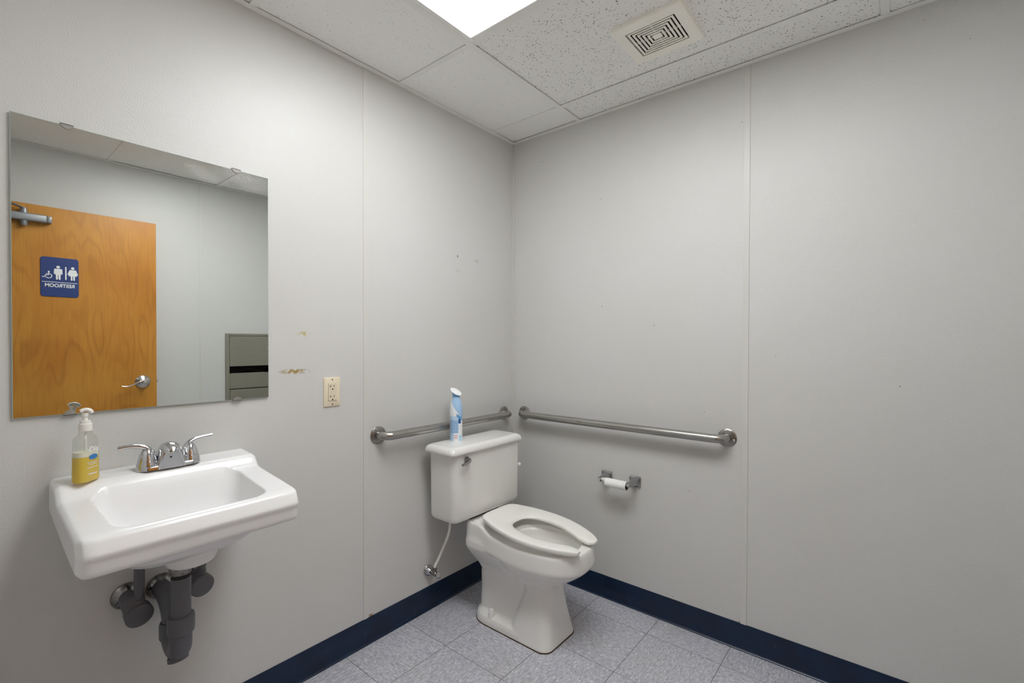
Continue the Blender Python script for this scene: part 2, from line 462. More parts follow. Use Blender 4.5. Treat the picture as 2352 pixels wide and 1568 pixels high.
# ------------------------------------------------------------------ room shell
bm = nb(); add_box(bm, XR - .1, .1, YF - .1, .1, -.1, 0)
struct(obj('floor', bm, M['floor'], smooth=0), 'pale blue grey speckled vinyl tile floor', 'floor')
bm = nb(); add_box(bm, XR - .1, .1, 0, .1, 0, H + .1)
struct(obj('wall_left', bm, M['wall_left'], smooth=0), 'light grey textured panel wall behind the mirror, sink and toilet tank', 'wall')
bm = nb(); add_box(bm, 0, .1, YF - .1, 0, 0, H + .1)
struct(obj('wall_right', bm, M['wall_right'], smooth=0), 'light grey textured panel wall with the long grab bar and paper holder', 'wall')
bm = nb()
DX0, DX1, DZ0, DZ1 = -.753, -.375, .42, 1.322     # recess of the towel cabinet
rx0, rx1, rz0, rz1 = DX0 + .02, DX1 - .02, DZ0 + .02, DZ1 - .02
add_box(bm, XR - .1, rx0, YF - .1, YF, 0, H + .1); add_box(bm, rx1, 0, YF - .1, YF, 0, H + .1)
add_box(bm, rx0, rx1, YF - .1, YF, 0, rz0); add_box(bm, rx0, rx1, YF - .1, YF, rz1, H + .1)
add_box(bm, rx0, rx1, YF - .1, YF - .095, rz0, rz1)
struct(obj('wall_front', bm, M['wall'], smooth=0), 'light grey panel wall behind the open door, seen in the mirror', 'wall')
OY0, OY1, OZ = -2.05, -1.13, 2.04                  # doorway
bm = nb()
add_box(bm, XR - .1, XR, YF, OY0, 0, H + .1); add_box(bm, XR - .1, XR, OY1, 0, 0, H + .1); add_box(bm, XR - .1, XR, OY0, OY1, OZ, H + .1)
struct(obj('wall_rear', bm, M['wall'], smooth=0), 'light grey panel wall holding the doorway', 'wall')
bm = nb()
for y0, y1 in ((OY0 - .0, OY0 + .02), (OY1 - .02, OY1)): add_box(bm, XR - .11, XR + .008, y0, y1, 0, OZ, .002)
add_box(bm, XR - .11, XR + .008, OY0, OY1, OZ - .02, OZ, .002)
struct(obj('trim_1', bm, M['batten']), 'pale grey door frame around the doorway', 'trim')
# hallway stub outside the doorway
bm = nb(); add_box(bm, -3.6, XR - .1, -3.0, -.2, -.1, 0)
struct(obj('floor', bm, M['floor'], smooth=0), 'speckled tile floor of the hallway outside the doorway', 'floor')
bm = nb(); add_box(bm, -3.7, -3.6, -3.0, -.2, 0, H + .1); add_box(bm, -3.6, XR - .1, -3.1, -3.0, 0, H + .1); add_box(bm, -3.6, XR - .1, -.2, -.1, 0, H + .1)
struct(obj('wall_hall', bm, M['hall'], smooth=0), 'plain pale hallway wall outside the doorway', 'wall')
bm = nb(); add_box(bm, -3.7, XR - .1, -3.1, -.1, H, H + .1)
struct(obj('ceiling_hall', bm, M['hall'], smooth=0), 'plain pale hallway ceiling outside the doorway', 'ceiling')

# ceiling: plenum slab with lay-in tiles as parts
bm = nb(); add_box(bm, XR - .1, .1, YF - .1, .1, H + .06, H + .1)
ceil = struct(obj('ceiling', bm, M['dark_gap'], smooth=0), 'suspended ceiling of white pinhole tiles in a white metal grid', 'ceiling')
GX = [XR, -1.410, -.8005, -.191, 0]; GY = [YF, -1.662, -.4425, 0]
LX0, LX1, LY0, LY1 = GX[1], GX[2], GY[1], GY[2]    # light bay
for i in range(4):
    for j in range(3):
        if (i, j) == (1, 1): continue
        bm = nb(); lift = .0035 + .003 * (((i * 7 + j * 5) % 4) / 3)
        if (i, j) == (2, 1):   # fan cut-out is covered by the grille
            lift = .006
        add_box(bm, GX[i] + .003, GX[i + 1] - .003, GY[j] + .003, GY[j + 1] - .003, H + lift, H + lift + .016)
        obj('ceiling_tile', bm, M['tile_coarse'] if i >= 2 and j <= 1 else M['tile_fine'], ceil, smooth=0)
def tbar_x(y, x0, x1):
    bm = nb(); add_box(bm, x0, x1, y - .012, y + .012, H, H + .0022); add_box(bm, x0, x1, y - .004, y + .004, H + .002, H + .05); return bm
def tbar_y(x, y0, y1):
    bm = nb(); add_box(bm, x - .012, x + .012, y0, y1, H + .0004, H + .0026); add_box(bm, x - .004, x + .004, y0, y1, H + .002, H + .05); return bm
k = 2
for n, y in enumerate(GY[1:3]):
    struct(obj('trim_%d' % k, tbar_x(y, XR, 0), M['grid'], smooth=0), ['white ceiling grid bar near the doorway end of the fan grille tile', 'white ceiling grid bar along the near edge of the light beside the mirror wall'][n], 'ceiling grid'); k += 1
for n, x in enumerate(GX[1:4]):
    struct(obj('trim_%d' % k, tbar_y(x, YF, 0), M['grid'], smooth=0), ['white ceiling grid bar on the doorway side of the light', 'white ceiling grid bar between the light and the fan grille', 'white ceiling grid bar beside the narrow tiles of the side wall'][n], 'ceiling grid'); k += 1
for nm, (x0, x1, y0, y1), lab in (('a', (XR, 0, -.023, 0), 'white wall angle where the ceiling meets the mirror wall'), ('b', (-.023, 0, YF, -.0), 'white wall angle where the ceiling meets the grab bar side wall'),
                      ('c', (XR, 0, YF, YF + .023), 'white wall angle above the open door'), ('d', (XR, XR + .023, YF, 0), 'white wall angle above the doorway')):
    bm = nb(); d = {'a': 0, 'b': .0003, 'c': 0, 'd': .0003}[nm]
    add_box(bm, x0, x1, y0, y1, H + d - .0006, H + d + .0016)
    struct(obj('trim_%d' % k, bm, M['grid'], smooth=0), lab, 'ceiling grid'); k += 1
# battens over the panel joints, corner strip
for x0, x1, y0, y1, lab in ((-.9775, -.953, -.0022, 0, 'narrow grey batten on the mirror wall between outlet and grab bar'), (-.0025, 0, -1.237, -1.2135, 'narrow grey batten on the side wall past the long grab bar'),
                       (-.915, -.889, YF, YF + .0022, 'narrow grey batten on the wall seen in the mirror'), (-.0105, 0, -.0105, 0, 'slim grey corner strip where the two walls meet')):
    bm = nb(); add_box(bm, x0, x1, y0, y1, .09, H - .001, .0008, 1)
    struct(obj('trim_%d' % k, bm, M['batten'], smooth=0), lab, 'trim'); k += 1
# cove baseboards
def cove(path_pts, inward):
    """profile (distance from wall, height) swept along a straight wall"""
    prof = [(0, .1078), (.0022, .1078), (.0030, .1062), (.0030, .024), (.0036, .018), (.0055, .0095), (.0085, .0045), (.0125, .0020), (.0128, 0), (0, 0)]
    (a, b) = path_pts; n = Vector(inward); bm = nb()
    loft(bm, [[(Vector(p) + n * d + Vector((0, 0, z))) for d, z in prof] for p in (a, b)]); return bm
for side, a, b, n, lab in (('left', (XR, 0, 0), (0, 0, 0), (0, -1, 0), 'navy blue rubber baseboard under the sink and toilet tank'), ('right', (0, 0, 0), (0, YF, 0), (-1, 0, 0), 'navy blue rubber baseboard along the grab bar side wall'),
                      ('front', (XR, YF, 0), (0, YF, 0), (0, 1, 0), 'navy blue rubber baseboard behind the open door'), ('rear', (XR, OY1 + .0, 0), (XR, 0, 0), (1, 0, 0), 'navy blue rubber baseboard beside the doorway')):
    struct(obj('baseboard_' + side, cove((a, b), n), M['base']), lab, 'baseboard')

# ------------------------------------------------------------------ door (seen in the mirror)
FY = -2.05                                          # outer face
DL0, DL1 = -2.104, -1.190
bm = nb(); add_box(bm, DL0, DL1, FY - .044, FY, .012, 2.026, .0015, 1)
door = struct(obj('door_1', bm, M['wood'], origin=(DL0, FY, .012)), 'honey brown wooden door standing open, reflected in the mirror', 'door')
# lever handle
hx, hz = -1.263, 1.004
hb = nb(); add_lathe(hb, [(0, .041), (.004, .041), (.010, .036), (.020, .020), (.024, .012), (.046, .0115)], (hx, FY, hz), (0, 1, 0), 36)
hd = obj('door_handle', hb, M['nickel'], door); hd['label'] = 'satin metal lever handle'
lb = nb(); P = catmull([(hx, FY + .050, hz), (hx - .020, FY + .052, hz + .007), (hx - .055, FY + .052, hz - .010), (hx - .090, FY + .050, hz - .022), (hx - .118, FY + .046, hz - .018)], 8)
add_tube(lb, P, [.010] + [.0085] * (len(P) - 2) + [.004], 14, flat=.55); add_lathe(lb, [(0, .013), (.010, .013), (.013, .010)], (hx, FY + .044, hz), (0, 1, 0), 20)
obj('lever', lb, M['nickel'], hd)
kb = nb(); add_lathe(kb, [(0, .007), (.002, .007), (.0025, .0035), (.001, .003)], (hx, FY + .057, hz), (0, 1, 0), 16); obj('lock_button', kb, M['chrome'], hd)
bm = nb(); add_box(bm, DL1, DL1 + .010, FY - .030, FY - .012, hz - .010, hz + .012, .002); obj('latch', bm, M['nickel'], door)
# closer
cz = 1.945
bm = nb(); add_box(bm, -1.985, -1.700, FY, FY + .048, cz - .021, cz + .021, .007, 3)
add_box(bm, -1.700, -1.680, FY, FY + .042, cz - .018, cz + .018, .003)
cl = obj('door_closer', bm, M['closer'], door); cl['label'] = 'silver grey hydraulic closer near the door top'
bm = nb(); add_lathe(bm, [(-.048, .012), (-.040, .015), (-.026, .017), (.026, .017), (.040, .015), (.050, .012)], (-1.79, FY + .024, cz), (0, 0, 1), 20); obj('spindle', bm, M['closer'], cl)
bm = nb()
A = [(-1.79, FY + .024, cz + .046), (-1.83, FY + .040, cz + .058), (-1.95, FY + .11, cz + .072), (-2.10, FY + .20, cz + .078)]
add_tube(bm, catmull(A, 5), .011, 8, flat=.45); obj('closer_arm', bm, M['closer'], cl)
# hinges along the hidden edge
for z in (.25, 1.05, 1.80):
    bm = nb(); add_lathe(bm, [(0, .007), (.10, .007)], (DL0 - .004, FY + .006, z), (0, 0, 1), 12); obj('hinge', bm, M['nickel'], door)

# restroom sign on the door: u runs to the viewer's right (= -x), normal +y
SX, SZ = -1.645, 1.629
def sign_xf(): return Matrix(((-1, 0, 0, SX), (0, 0, 1, FY + .0005), (0, 1, 0, SZ), (0, 0, 0, 1)))
sign = tag(empty('restroom_sign', (SX, FY, SZ)), 'navy blue restroom sign with white figures on the wooden door, seen in the mirror', 'sign')
bm = nb(); loft(bm, [rrect(0, 0, .080, .1125, .014, 0), rrect(0, 0, .080, .1125, .014, .0022), rrect(0, 0, .0790, .1115, .0132, .003)])
obj('plate', bm, M['blue_sign'], sign, xf=sign_xf())
Z0, Z1 = .0028, .0044
def disc(bm, x, y, r, n=24): prism(bm, [(x + r * cos(2 * pi * k / n), y + r * sin(2 * pi * k / n)) for k in range(n)], Z0, Z1)
def stroke(bm, pts, w, n=8):
    t = bmesh.new(); P = [Vector((x, y, 0)) for x, y in pts]; L = []; R = []
    for i, p in enumerate(P):
        d = (P[min(i + 1, len(P) - 1)] - P[max(i - 1, 0)]).normalized(); q = Vector((-d.y, d.x, 0)) * w / 2; L.append(p + q); R.append(p - q)
    a0 = math.atan2((P[0] - P[1]).y, (P[0] - P[1]).x); a1 = math.atan2((P[-1] - P[-2]).y, (P[-1] - P[-2]).x)
    c0 = [P[0] + Vector((cos(a0 + pi / 2 - pi * k / n), sin(a0 + pi / 2 - pi * k / n), 0)) * w / 2 for k in range(1, n)]
    c1 = [P[-1] + Vector((cos(a1 + pi / 2 - pi * k / n), sin(a1 + pi / 2 - pi * k / n), 0)) * w / 2 for k in range(1, n)]
    poly = [(v.x, v.y) for v in L + c1 + list(reversed(R)) + c0]
    STK[0] += 1; prism(bm, poly, Z0, Z1 + .00025 + .00006 * (STK[0] % 3))
STK = [0]
# pictograms in the upper half, a rule and the word below
bm = nb(); wx = -.0545
disc(bm, wx, .0572, .0075); prism(bm, [(wx - .0105, .0470), (wx + .0105, .0470), (wx + .0185, .0110), (wx - .0185, .0110)], Z0, Z1)
for s in (-1, 1):
    stroke(bm, [(wx + s * .0110, .0450), (wx + s * .0200, .0210)], .0060); stroke(bm, [(wx + s * .0052, .014), (wx + s * .0052, -.0105)], .0074)
obj('woman_symbol', bm, M['white_sign'], sign, xf=sign_xf(), smooth=0)
bm = nb(); stroke(bm, [(-.0248, .0600), (-.0248, -.0095)], .0058); obj('divider_bar', bm, M['white_sign'], sign, xf=sign_xf(), smooth=0)
bm = nb(); mx = .0072
disc(bm, mx, .0580, .0077); prism(bm, [(mx - .0130, .0480), (mx + .0130, .0480), (mx + .0112, .0120), (mx - .0112, .0120)], Z0, Z1)
for s in (-1, 1):
    stroke(bm, [(mx + s * .0142, .0445), (mx + s * .0152, .0200)], .0058); stroke(bm, [(mx + s * .0055, .016), (mx + s * .0055, -.0100)], .0084)
obj('man_symbol', bm, M['white_sign'], sign, xf=sign_xf(), smooth=0)
bm = nb(); qx = .046
disc(bm, qx, .0285, .0042)
stroke(bm, [(qx, .024), (qx + .001, .0105), (qx + .012, .0095)], .0042); stroke(bm, [(qx + .001, .0175), (qx + .010, .0165)], .0032)
stroke(bm, [(qx + .012, .0095), (qx + .019, -.0025), (qx + .026, -.0015)], .0038)
stroke(bm, [(qx + .001 + .0132 * cos(a), .0045 + .0125 * sin(a)) for a in [radians(100 + 12 * i) for i in range(20)]], .0036)
obj('wheelchair_symbol', bm, M['white_sign'], sign, xf=sign_xf(), smooth=0)
bm = nb(); stroke(bm, [(-.073, -.0295), (.073, -.0295)], .0030); obj('rule_line', bm, M['white_sign'], sign, xf=sign_xf(), smooth=0)
bm = text_bm('RESTROOM', .0270, .0009, .0008); bmesh.ops.translate(bm, vec=(0, -.0490, .0032), verts=bm.verts)
w = max(v.co.x for v in bm.verts) - min(v.co.x for v in bm.verts); bmesh.ops.scale(bm, vec=(.124 / w, 1, 1), verts=bm.verts)
obj('lettering', bm, M['white_sign'], sign, xf=sign_xf(), smooth=0)
bm = nb(); rb = random.Random(3)
for i in range(8):
    for r in range(3):
        for c in range(2):
            if rb.random() < .5: add_lathe(bm, [(0, .0008), (.0006, .0004)], (-.035 + i * .008 + c * .0025, -.080 - r * .0025, .0029), (0, 0, 1), 8)
obj('braille_dots', bm, M['blue_sign'], sign, xf=sign_xf())

# ------------------------------------------------------------------ towel cabinet (seen in the mirror)
cab = tag(empty('towel_cabinet', ((DX0 + DX1) / 2, YF, DZ0)), 'recessed stainless steel paper towel cabinet in the wall, reflected in the mirror', 'towel dispenser')
yo = YF + .004
bm = nb()
for a in ((DX0, DX0 + .028, DZ0, DZ1), (DX1 - .028, DX1, DZ0, DZ1), (DX0 + .028, DX1 - .028, DZ1 - .016, DZ1), (DX0 + .028, DX1 - .028, DZ0, DZ0 + .016)):
    add_box(bm, a[0], a[1], YF, yo + .004, a[2], a[3], .0012, 1)
obj('cabinet_frame', bm, M['steel_panel'], cab)
bm = nb()
i0, i1 = rx0 + .002, rx1 - .002
for b_ in ((i0, i1, YF - .092, YF - .089, rz0 + .002, rz1 - .002), (i0, i0 + .003, YF - .089, YF, rz0 + .002, rz1 - .002), (i1 - .003, i1, YF - .089, YF, rz0 + .002, rz1 - .002)): add_box(bm, *b_)
obj('liner', bm, M['dark_gap'], cab)
bm = nb(); add_box(bm, DX0 + .030, DX1 - .030, YF + .001, yo, 1.077, DZ1 - .018, .0012, 1)
dr = obj('cabinet_door', bm, M['steel_panel'], cab)
bm = nb(); add_lathe(bm, [(0, .007), (.004, .007), (.006, .004)], (-.450, yo, 1.20), (0, 1, 0), 16); obj('key_lock', bm, M['chrome_worn'], dr)
bm = nb(); add_box(bm, DX0 + .030, DX1 - .040, YF - .030, YF - .027, .905, 1.024, .001, 1); obj('towel_tray', bm, M['steel_panel'], cab)
bm = nb(); n = 24; x0, x1 = DX0 + .03, DX1 - .06
loft(bm, [[(x0 + (x1 - x0) * t, YF - .028 + d, 1.020 + .032 * sin(pi * min(1, t * 1.05)) ** 1.3 + e) for d, e in ((0, 0), (.002, .002), (0, .004), (-.004, .003))] for t in [i / n for i in range(n + 1)]])
tl = obj('towel_lip', bm, M['chrome_worn'], cab); tl['label'] = 'bent bright lip over the towel slot'
bm = nb(); add_box(bm, DX0 + .030, DX1 - .030, YF - .012, yo - .001, DZ0 + .018, .902, .002, 1); obj('waste_bin', bm, M['steel_panel'], cab)

# ------------------------------------------------------------------ ceiling light
light = tag(empty('ceiling_light', ((LX0 + LX1) / 2, (LY0 + LY1) / 2, H)), 'bright recessed fluorescent ceiling light with white lens', 'ceiling light')
bm = nb(); fw = .020
a0, a1, b0, b1 = LX0 + .0125, LX1 - .0125, LY0 + .0125, LY1 - .0125
for q in ((a0, a1, b0, b0 + fw), (a0, a1, b1 - fw, b1), (a0, a0 + fw, b0 + fw, b1 - fw), (a1 - fw, a1, b0 + fw, b1 - fw)):
    add_box(bm, q[0], q[1], q[2], q[3], H - .001, H + .010, .0015, 1)
obj('frame', bm, M['grid'], light)
bm = nb(); add_box(bm, a0 + fw - .002, a1 - fw + .002, b0 + fw - .002, b1 - fw + .002, H + .003, H + .006); obj('lens', bm, M['lens'], light, smooth=0)
bm = nb(); add_box(bm, a0, a1, b0, b1, H + .012, H + .058); obj('housing', bm, M['grid'], light, smooth=0)
bm = nb(); add_box(bm, a1 - .004, a1 + .004, b1 - .055, b1 - .045, H - .0016, H + .002, .0005, 1); obj('latch', bm, M['grid'], light)

# ------------------------------------------------------------------ exhaust fan grille
vx0, vx1, vy0, vy1 = -.535, -.300, -1.145, -.890
M['vent_plastic'] = simple('vent_plastic', srgb(252, 250, 240), .4, noise=(3, .02))
vent = tag(empty('fan_grille', ((vx0 + vx1) / 2, (vy0 + vy1) / 2, H)), 'cream plastic exhaust fan grille with nested square slots in the ceiling', 'vent')
zt = H + .006; zb = H - .010
hx0, hx1, hy0, hy1 = -.497, -.336, -1.108, -.927
bm = nb()
for q in ((vx0, vx1, vy0, hy0), (vx0, vx1, hy1, vy1), (vx0, hx0, hy0, hy1), (hx1, vx1, hy0, hy1)): add_box(bm, q[0], q[1], q[2], q[3], zb, zt)
bmesh.ops.remove_doubles(bm, verts=bm.verts, dist=1e-5)
for s in ((vx0, vx0 + .004, vy0, vy1),): pass
obj('cover_plate', bm, M['vent_plastic'], vent, smooth=0)
bm = nb(); add_box(bm, hx0 - .002, hx1 + .002, hy0 - .002, hy1 + .002, H + .004, H + .055); obj('fan_cavity', bm, M['black'], vent, smooth=0)
cx, cy = (hx0 + hx1) / 2, (hy0 + hy1) / 2; wx, wy = (hx1 - hx0) / 2, (hy1 - hy0) / 2
N = 6
for k in range(N):
    f0 = 1 - (k + .46) / (N + .6); f1 = 1 - (k + 1.0) / (N + .6)
    bm = nb(); xo, yo_ = wx * f0, wy * f0; xi, yi = wx * f1, wy * f1
    if k == N - 1: add_box(bm, cx - xo, cx + xo, cy - yo_, cy + yo_, zb + .001, zb + .006)
    else:
        for q in ((cx - xo, cx + xo, cy - yo_, cy - yi), (cx - xo, cx + xo, cy + yi, cy + yo_), (cx - xo, cx - xi, cy - yi, cy + yi), (cx + xi, cx + xo, cy - yi, cy + yi)):
            add_box(bm, q[0], q[1], q[2], q[3], zb + .0008, zb + .0032)
    obj('louvre', bm, M['vent_plastic'], vent, smooth=0)
bm = nb(); add_box(bm, cx - wx, cx + wx, cy - .0007, cy + .0007, zb + .0030, zb + .0110); add_box(bm, cx - .0007, cx + .0007, cy - wy, cy + wy, zb + .0030, zb + .0110); obj('rib', bm, M['vent_plastic'], vent, smooth=0)

# ------------------------------------------------------------------ mirror
MX0, MX1, MZ0, MZ1 = -1.971, -1.3565, 1.068, 1.829
mir = tag(empty('wall_mirror', ((MX0 + MX1) / 2, -.008, (MZ0 + MZ1) / 2)), 'large frameless mirror above the sink reflecting the wooden door', 'mirror')
bm = nb(); add_box(bm, MX0, MX1, -.0080, -.002, MZ0, MZ1, .0012, 1)
bm2 = nb(); add_box(bm2, MX0 + .0015, MX1 - .0015, -.0082, -.0079, MZ0 + .0015, MZ1 - .0015)
obj('glass_backing', bm, M['glass_edge'], mir); obj('glass', bm2, M['mirror'], mir, smooth=0)
M['clip'] = simple('dull_clip', srgb(150, 148, 142), .5, .2, noise=(60, .1))
for x, z, up in ((-1.868, MZ1, 1), (-1.459, MZ1, 1), (-1.866, MZ0, -1), (-1.458, MZ0, -1)):
    bm = nb(); t = bmesh.new()
    loft(t, [[(x + .0135 * cos(pi * k / 14), yy, z - up * .013 * sin(pi * k / 14) + up * .003) for k in range(15)] for yy in (-.0105, -.0083)])
    merge(bm, t); add_box(bm, x - .0135, x + .0135, -.0105, -.0003, z + up * .0005, z + up * .003, .0006, 1)
    obj('clip', bm, M['clip'], mir)

# ------------------------------------------------------------------ power outlet
OX, OZc = -1.1168, 1.0665
out = tag(empty('power_outlet', (OX, 0, OZc)), 'ivory double power outlet on the wall beside the mirror', 'outlet')
def wl(x0, x1, d0, d1, z0, z1, bev=0): return (OX + x0, OX + x1, -d1, -d0, OZc + z0, OZc + z1)
bm = nb(); loft(bm, [[(OX + x, -d, OZc + z) for x, z, _ in rrect(0, 0, .0345 - i, .0572 - i, .003, 0)] for d, i in ((0, 0), (.0025, 0), (.0055, .004))])
pl = obj('cover_plate', bm, M['ivory'], out)
bm = nb(); add_box(bm, *wl(-.0167, .0167, .005, .0074, -.0335, .0335), .001, 1); fc = obj('socket_face', bm, M['ivory'], out)
bm = nb(); add_box(bm, *wl(-.0172, .0170, .0050, .0057, -.0345, .0336)); obj('face_gap', bm, M['dark_gap'], out, smooth=0)
for zc in (.0205, -.0195):
    bm = nb()
    add_box(bm, *wl(-.0085, -.0065, .0072, .0076, zc - .002, zc + .007)); add_box(bm, *wl(-.0125, -.0065, .0072, .0076, zc + .0018, zc + .0036))
    add_box(bm, *wl(.0052, .0072, .0072, .0076, zc - .001, zc + .006))
    add_lathe(bm, [(0, .0030), (.0004, .0030)], (OX, -.0072, OZc + zc - .0095), (0, -1, 0), 14)
    obj('socket_slots', bm, M['black'], fc, smooth=0)
for nm, zc in (('test_button', .0028), ('reset_button', -.0040)):
    bm = nb(); add_box(bm, *wl(-.006, .006, .0072, .0080, zc - .0025, zc + .0025), .0003, 1); obj(nm, bm, M['ivory'], fc)
for zc in (.0480, -.0480):
    bm = nb(); add_lathe(bm, [(0, .0032), (.0008, .0026)], (OX, -.0054, OZc + zc), (0, -1, 0), 14); obj('screw', bm, M['chrome_worn'], pl)

# ------------------------------------------------------------------ grab bars
def bent_bar(p0, p1, n, off, r, bend):
    """U-shaped rail: out of the wall, along it, back in"""
    p0, p1, n = Vector(p0), Vector(p1), Vector(n); d = (p1 - p0).normalized(); P = [p0 + n * .002]
    for k in range(11):
        a = pi / 2 * k / 10; P.append(p0 + n * (off - bend + bend * sin(a)) + d * (bend - bend * cos(a)))
    for k in range(11):
        a = pi / 2 * (1 - k / 10); P.append(p1 + n * (off - bend + bend * sin(a)) - d * (bend - bend * cos(a)))
    P.append(p1 + n * .002); return P
def grab_bar(p0, p1, n, label, mat):
    t = tag(empty('grab_bar', ((Vector(p0) + Vector(p1)) / 2)), label, 'grab bar', 'stainless steel grab bars around the toilet')
    bm = nb(); add_tube(bm, bent_bar(p0, p1, n, .056, .0180, .042), .0180, 28); obj('rail', bm, mat, t)
    ax = (Vector(p1) - Vector(p0)).normalized(); up = Vector((0, 0, 1)); nn = Vector(n)
    for p in (p0, p1):
        bm = nb(); add_lathe(bm, [(0, .0375), (.003, .0375), (.0055, .034), (.0075, .027), (.009, .0195), (.009, .0182)], p, n, 40)
        fl = obj('flange', bm, M['steel_flange'], t)
        for a in (90, 210, 330):
            c = Vector(p) + (ax * cos(radians(a + 15)) + up * sin(radians(a + 15))) * .0285 + nn * .0055
            bm = nb(); add_lathe(bm, [(0, .0045), (.0016, .0042), (.0028, .0025), (.003, .0001)], c, n, 14); obj('screw', bm, M['chrome'], fl)
    return t
M['steel_flange'] = simple('steel_flange', (.33, .315, .295, 1), .28, 1, noise=(25, .12))
grab_bar((-.906, 0, .8655), (-.081, 0, .8655), (0, -1, 0), 'shorter stainless steel grab bar on the wall behind the toilet tank', M['steel_x'])
grab_bar((0, -.086, .8655), (0, -1.158, .8655), (-1, 0, 0), 'longer stainless steel grab bar on the side wall above the paper holder', M['steel_y'])

# ------------------------------------------------------------------ toilet paper holder and roll
hold = tag(empty('paper_holder', (0, -.678, .604)), 'chrome two post toilet paper holder on the side wall', 'toilet paper holder')
RX, RZ = -.069, .6045
for yc in (-.603, -.751):
    t = nb()
    def ring(x, hy, hz, z=RZ, r=.004): return [(x, p[0], p[1]) for p in rrect(yc, z, hy, hz, r, 0, 3)]
    loft(t, [ring(0, .0275, .0250), ring(-.006, .0275, .0250), ring(-.0085, .0245, .0220), ring(-.0095, .0190, .0180), ring(-.012, .0175, .0165), ring(-.040, .0115, .0130, RZ, .003), ring(-.060, .0085, .0105, RZ, .003), ring(-.080, .0080, .0105, RZ, .003), ring(-.083, .0065, .0085, RZ, .003)])
    obj('post', t, M['chrome_dark_refl'], hold)
bm = nb(); add_lathe(bm, [(-.001, .0075), (.010, .0080), (.012, .0095), (.065, .0095), (.066, .0085), (.125, .0085), (.126, .0072), (.1365, .0072)], (RX, -.609, RZ), (0, -1, 0), 24)
obj('roller', bm, M['white_plastic'], hold)
ry0, ry1, ro, ri = -.6345, -.7405, .0205, .0185
rz = RZ - (ri - .0097)
roll = tag(empty('toilet_roll', (RX, (ry0 + ry1) / 2, rz)), 'nearly used up white toilet roll on the chrome holder', 'toilet roll')
bm = nb(); n = 40
def circ(y, r): return [(RX + r * cos(2 * pi * k / n), y, rz + r * sin(2 * pi * k / n)) for k in range(n)]
loft(bm, [circ(ry0, ri), circ(ry0, ro), circ(ry1, ro), circ(ry1, ri)], False, False); obj('paper', bm, M['paper'], roll)
bm = nb(); loft(bm, [circ(ry0 - .0005, ri + .0001), circ(ry0 - .0005, ri - .0009), circ(ry1 + .0005, ri - .0009), circ(ry1 + .0005, ri + .0001)], False, False); obj('core', bm, M['cardboard'], roll)

# ------------------------------------------------------------------ sink
SXC = -1.673
def sink_profile():
    """outline of the casting in the (y, z) plane: wall top, deck, step, rim, nose, underside"""
    P = [(-.001, .896), (-.004, .904), (-.012, .9055), (-.050, .9035), (-.095, .9010), (-.106, .8965), (-.116, .886), (-.127, .8745), (-.140, .8695), (-.20, .8635), (-.30, .8545), (-.375, .8478), (-.394, .8445), (-.4005, .8390), (-.408, .8230), (-.4130, .8120), (-.4125, .8045), (-.4085, .797), (-.4050, .770), (-.399, .7615), (-.385, .7605), (-.30, .768), (-.15, .790), (-.02, .812), (-.001, .816)]
    return P
def inset(P, d):
    out = []; n = len(P)
    for i, (y, z) in enumerate(P):
        (y0, z0), (y1, z1) = P[i - 1], P[(i + 1) % n]; ty, tz = y1 - y0, z1 - z0; l = sqrt(ty * ty + tz * tz) or 1
        ny, nz = -tz / l, ty / l   # points into the body for this winding
        out.append((min(-.001, y + ny * d), z + nz * d))
    return out
prof = sink_profile(); Wd = .2350; rc = .030
rings = []
stations = []
for s in range(-20, 21): stations.append(s / 20)
for t in stations:
    x = Wd * math.copysign(abs(t) ** .8, t); e = Wd - abs(x)
    pi_ = inset(prof, 0)
    d = 0
    if e < .012: d = .012 - sqrt(max(0, .012 ** 2 - (.012 - e) ** 2)); 
    P = inset(prof, min(d, .009))
    sh = rc - sqrt(max(0, rc * rc - (rc - min(e, rc)) ** 2)) if e < rc else 0
    ring = []
    for (y, z) in P:
        wgt = max(0, min(1, (-y - .30) / .10)); ring.append((SXC + x, y + sh * wgt * .75, z))
    rings.append(ring)
body = nb(); loft(body, rings)
# bowl underside
ub = []
for z, a, bf, bb in ((.83, .176, .165, .115), (.79, .172, .158, .115), (.755, .165, .152, .112), (.725, .152, .130, .105), (.706, .134, .100, .095), (.696, .110, .070, .080), (.692, .08, .05, .06)):
    ub.append(sup(SXC + .008, -.205, a, bf, bb, z, 3.2))
loft(body, ub)
loft(body, [sup(SXC + .024, -.195, a, a * 1.05, a * 1.05, z, 2.4) for z, a in ((.71, .068), (.675, .064), (.658, .056), (.651, .045), (.648, .028))])
cut = nb()
cz_ = [(.92, .1685, -.382, -.111, .034), (.885, .1685, -.382, -.117, .034), (.866, .1680, -.3815, -.127, .036), (.850, .1650, -.3790, -.134, .040), (.825, .1590, -.3720, -.141, .046), (.79, .1520, -.358, -.149, .052), (.76, .138, -.335, -.160, .055), (.742, .114, -.308, -.186, .05), (.735, .07, -.28, -.218, .025)]
loft(cut, [rrect(SXC - .004, (y0 + y1) / 2, a, (y1 - y0) / 2, r, z, 8) for z, a, y0, y1, r in cz_])
sbm = cast(body, [cut], .0024, 14)
sink = tag(empty('sink', (SXC, 0, .64)), 'white porcelain wall hung sink below the mirror', 'sink')
obj('basin', sbm, M['porcelain'], sink, smooth=60)
bm = nb(); add_lathe(bm, [(0, .026), (.003, .0255), (.0035, .019), (.001, .017)], (SXC + .000, -.250, .7355), (0, 0, 1), 28); obj('drain_ring', bm, M['chrome'], sink)

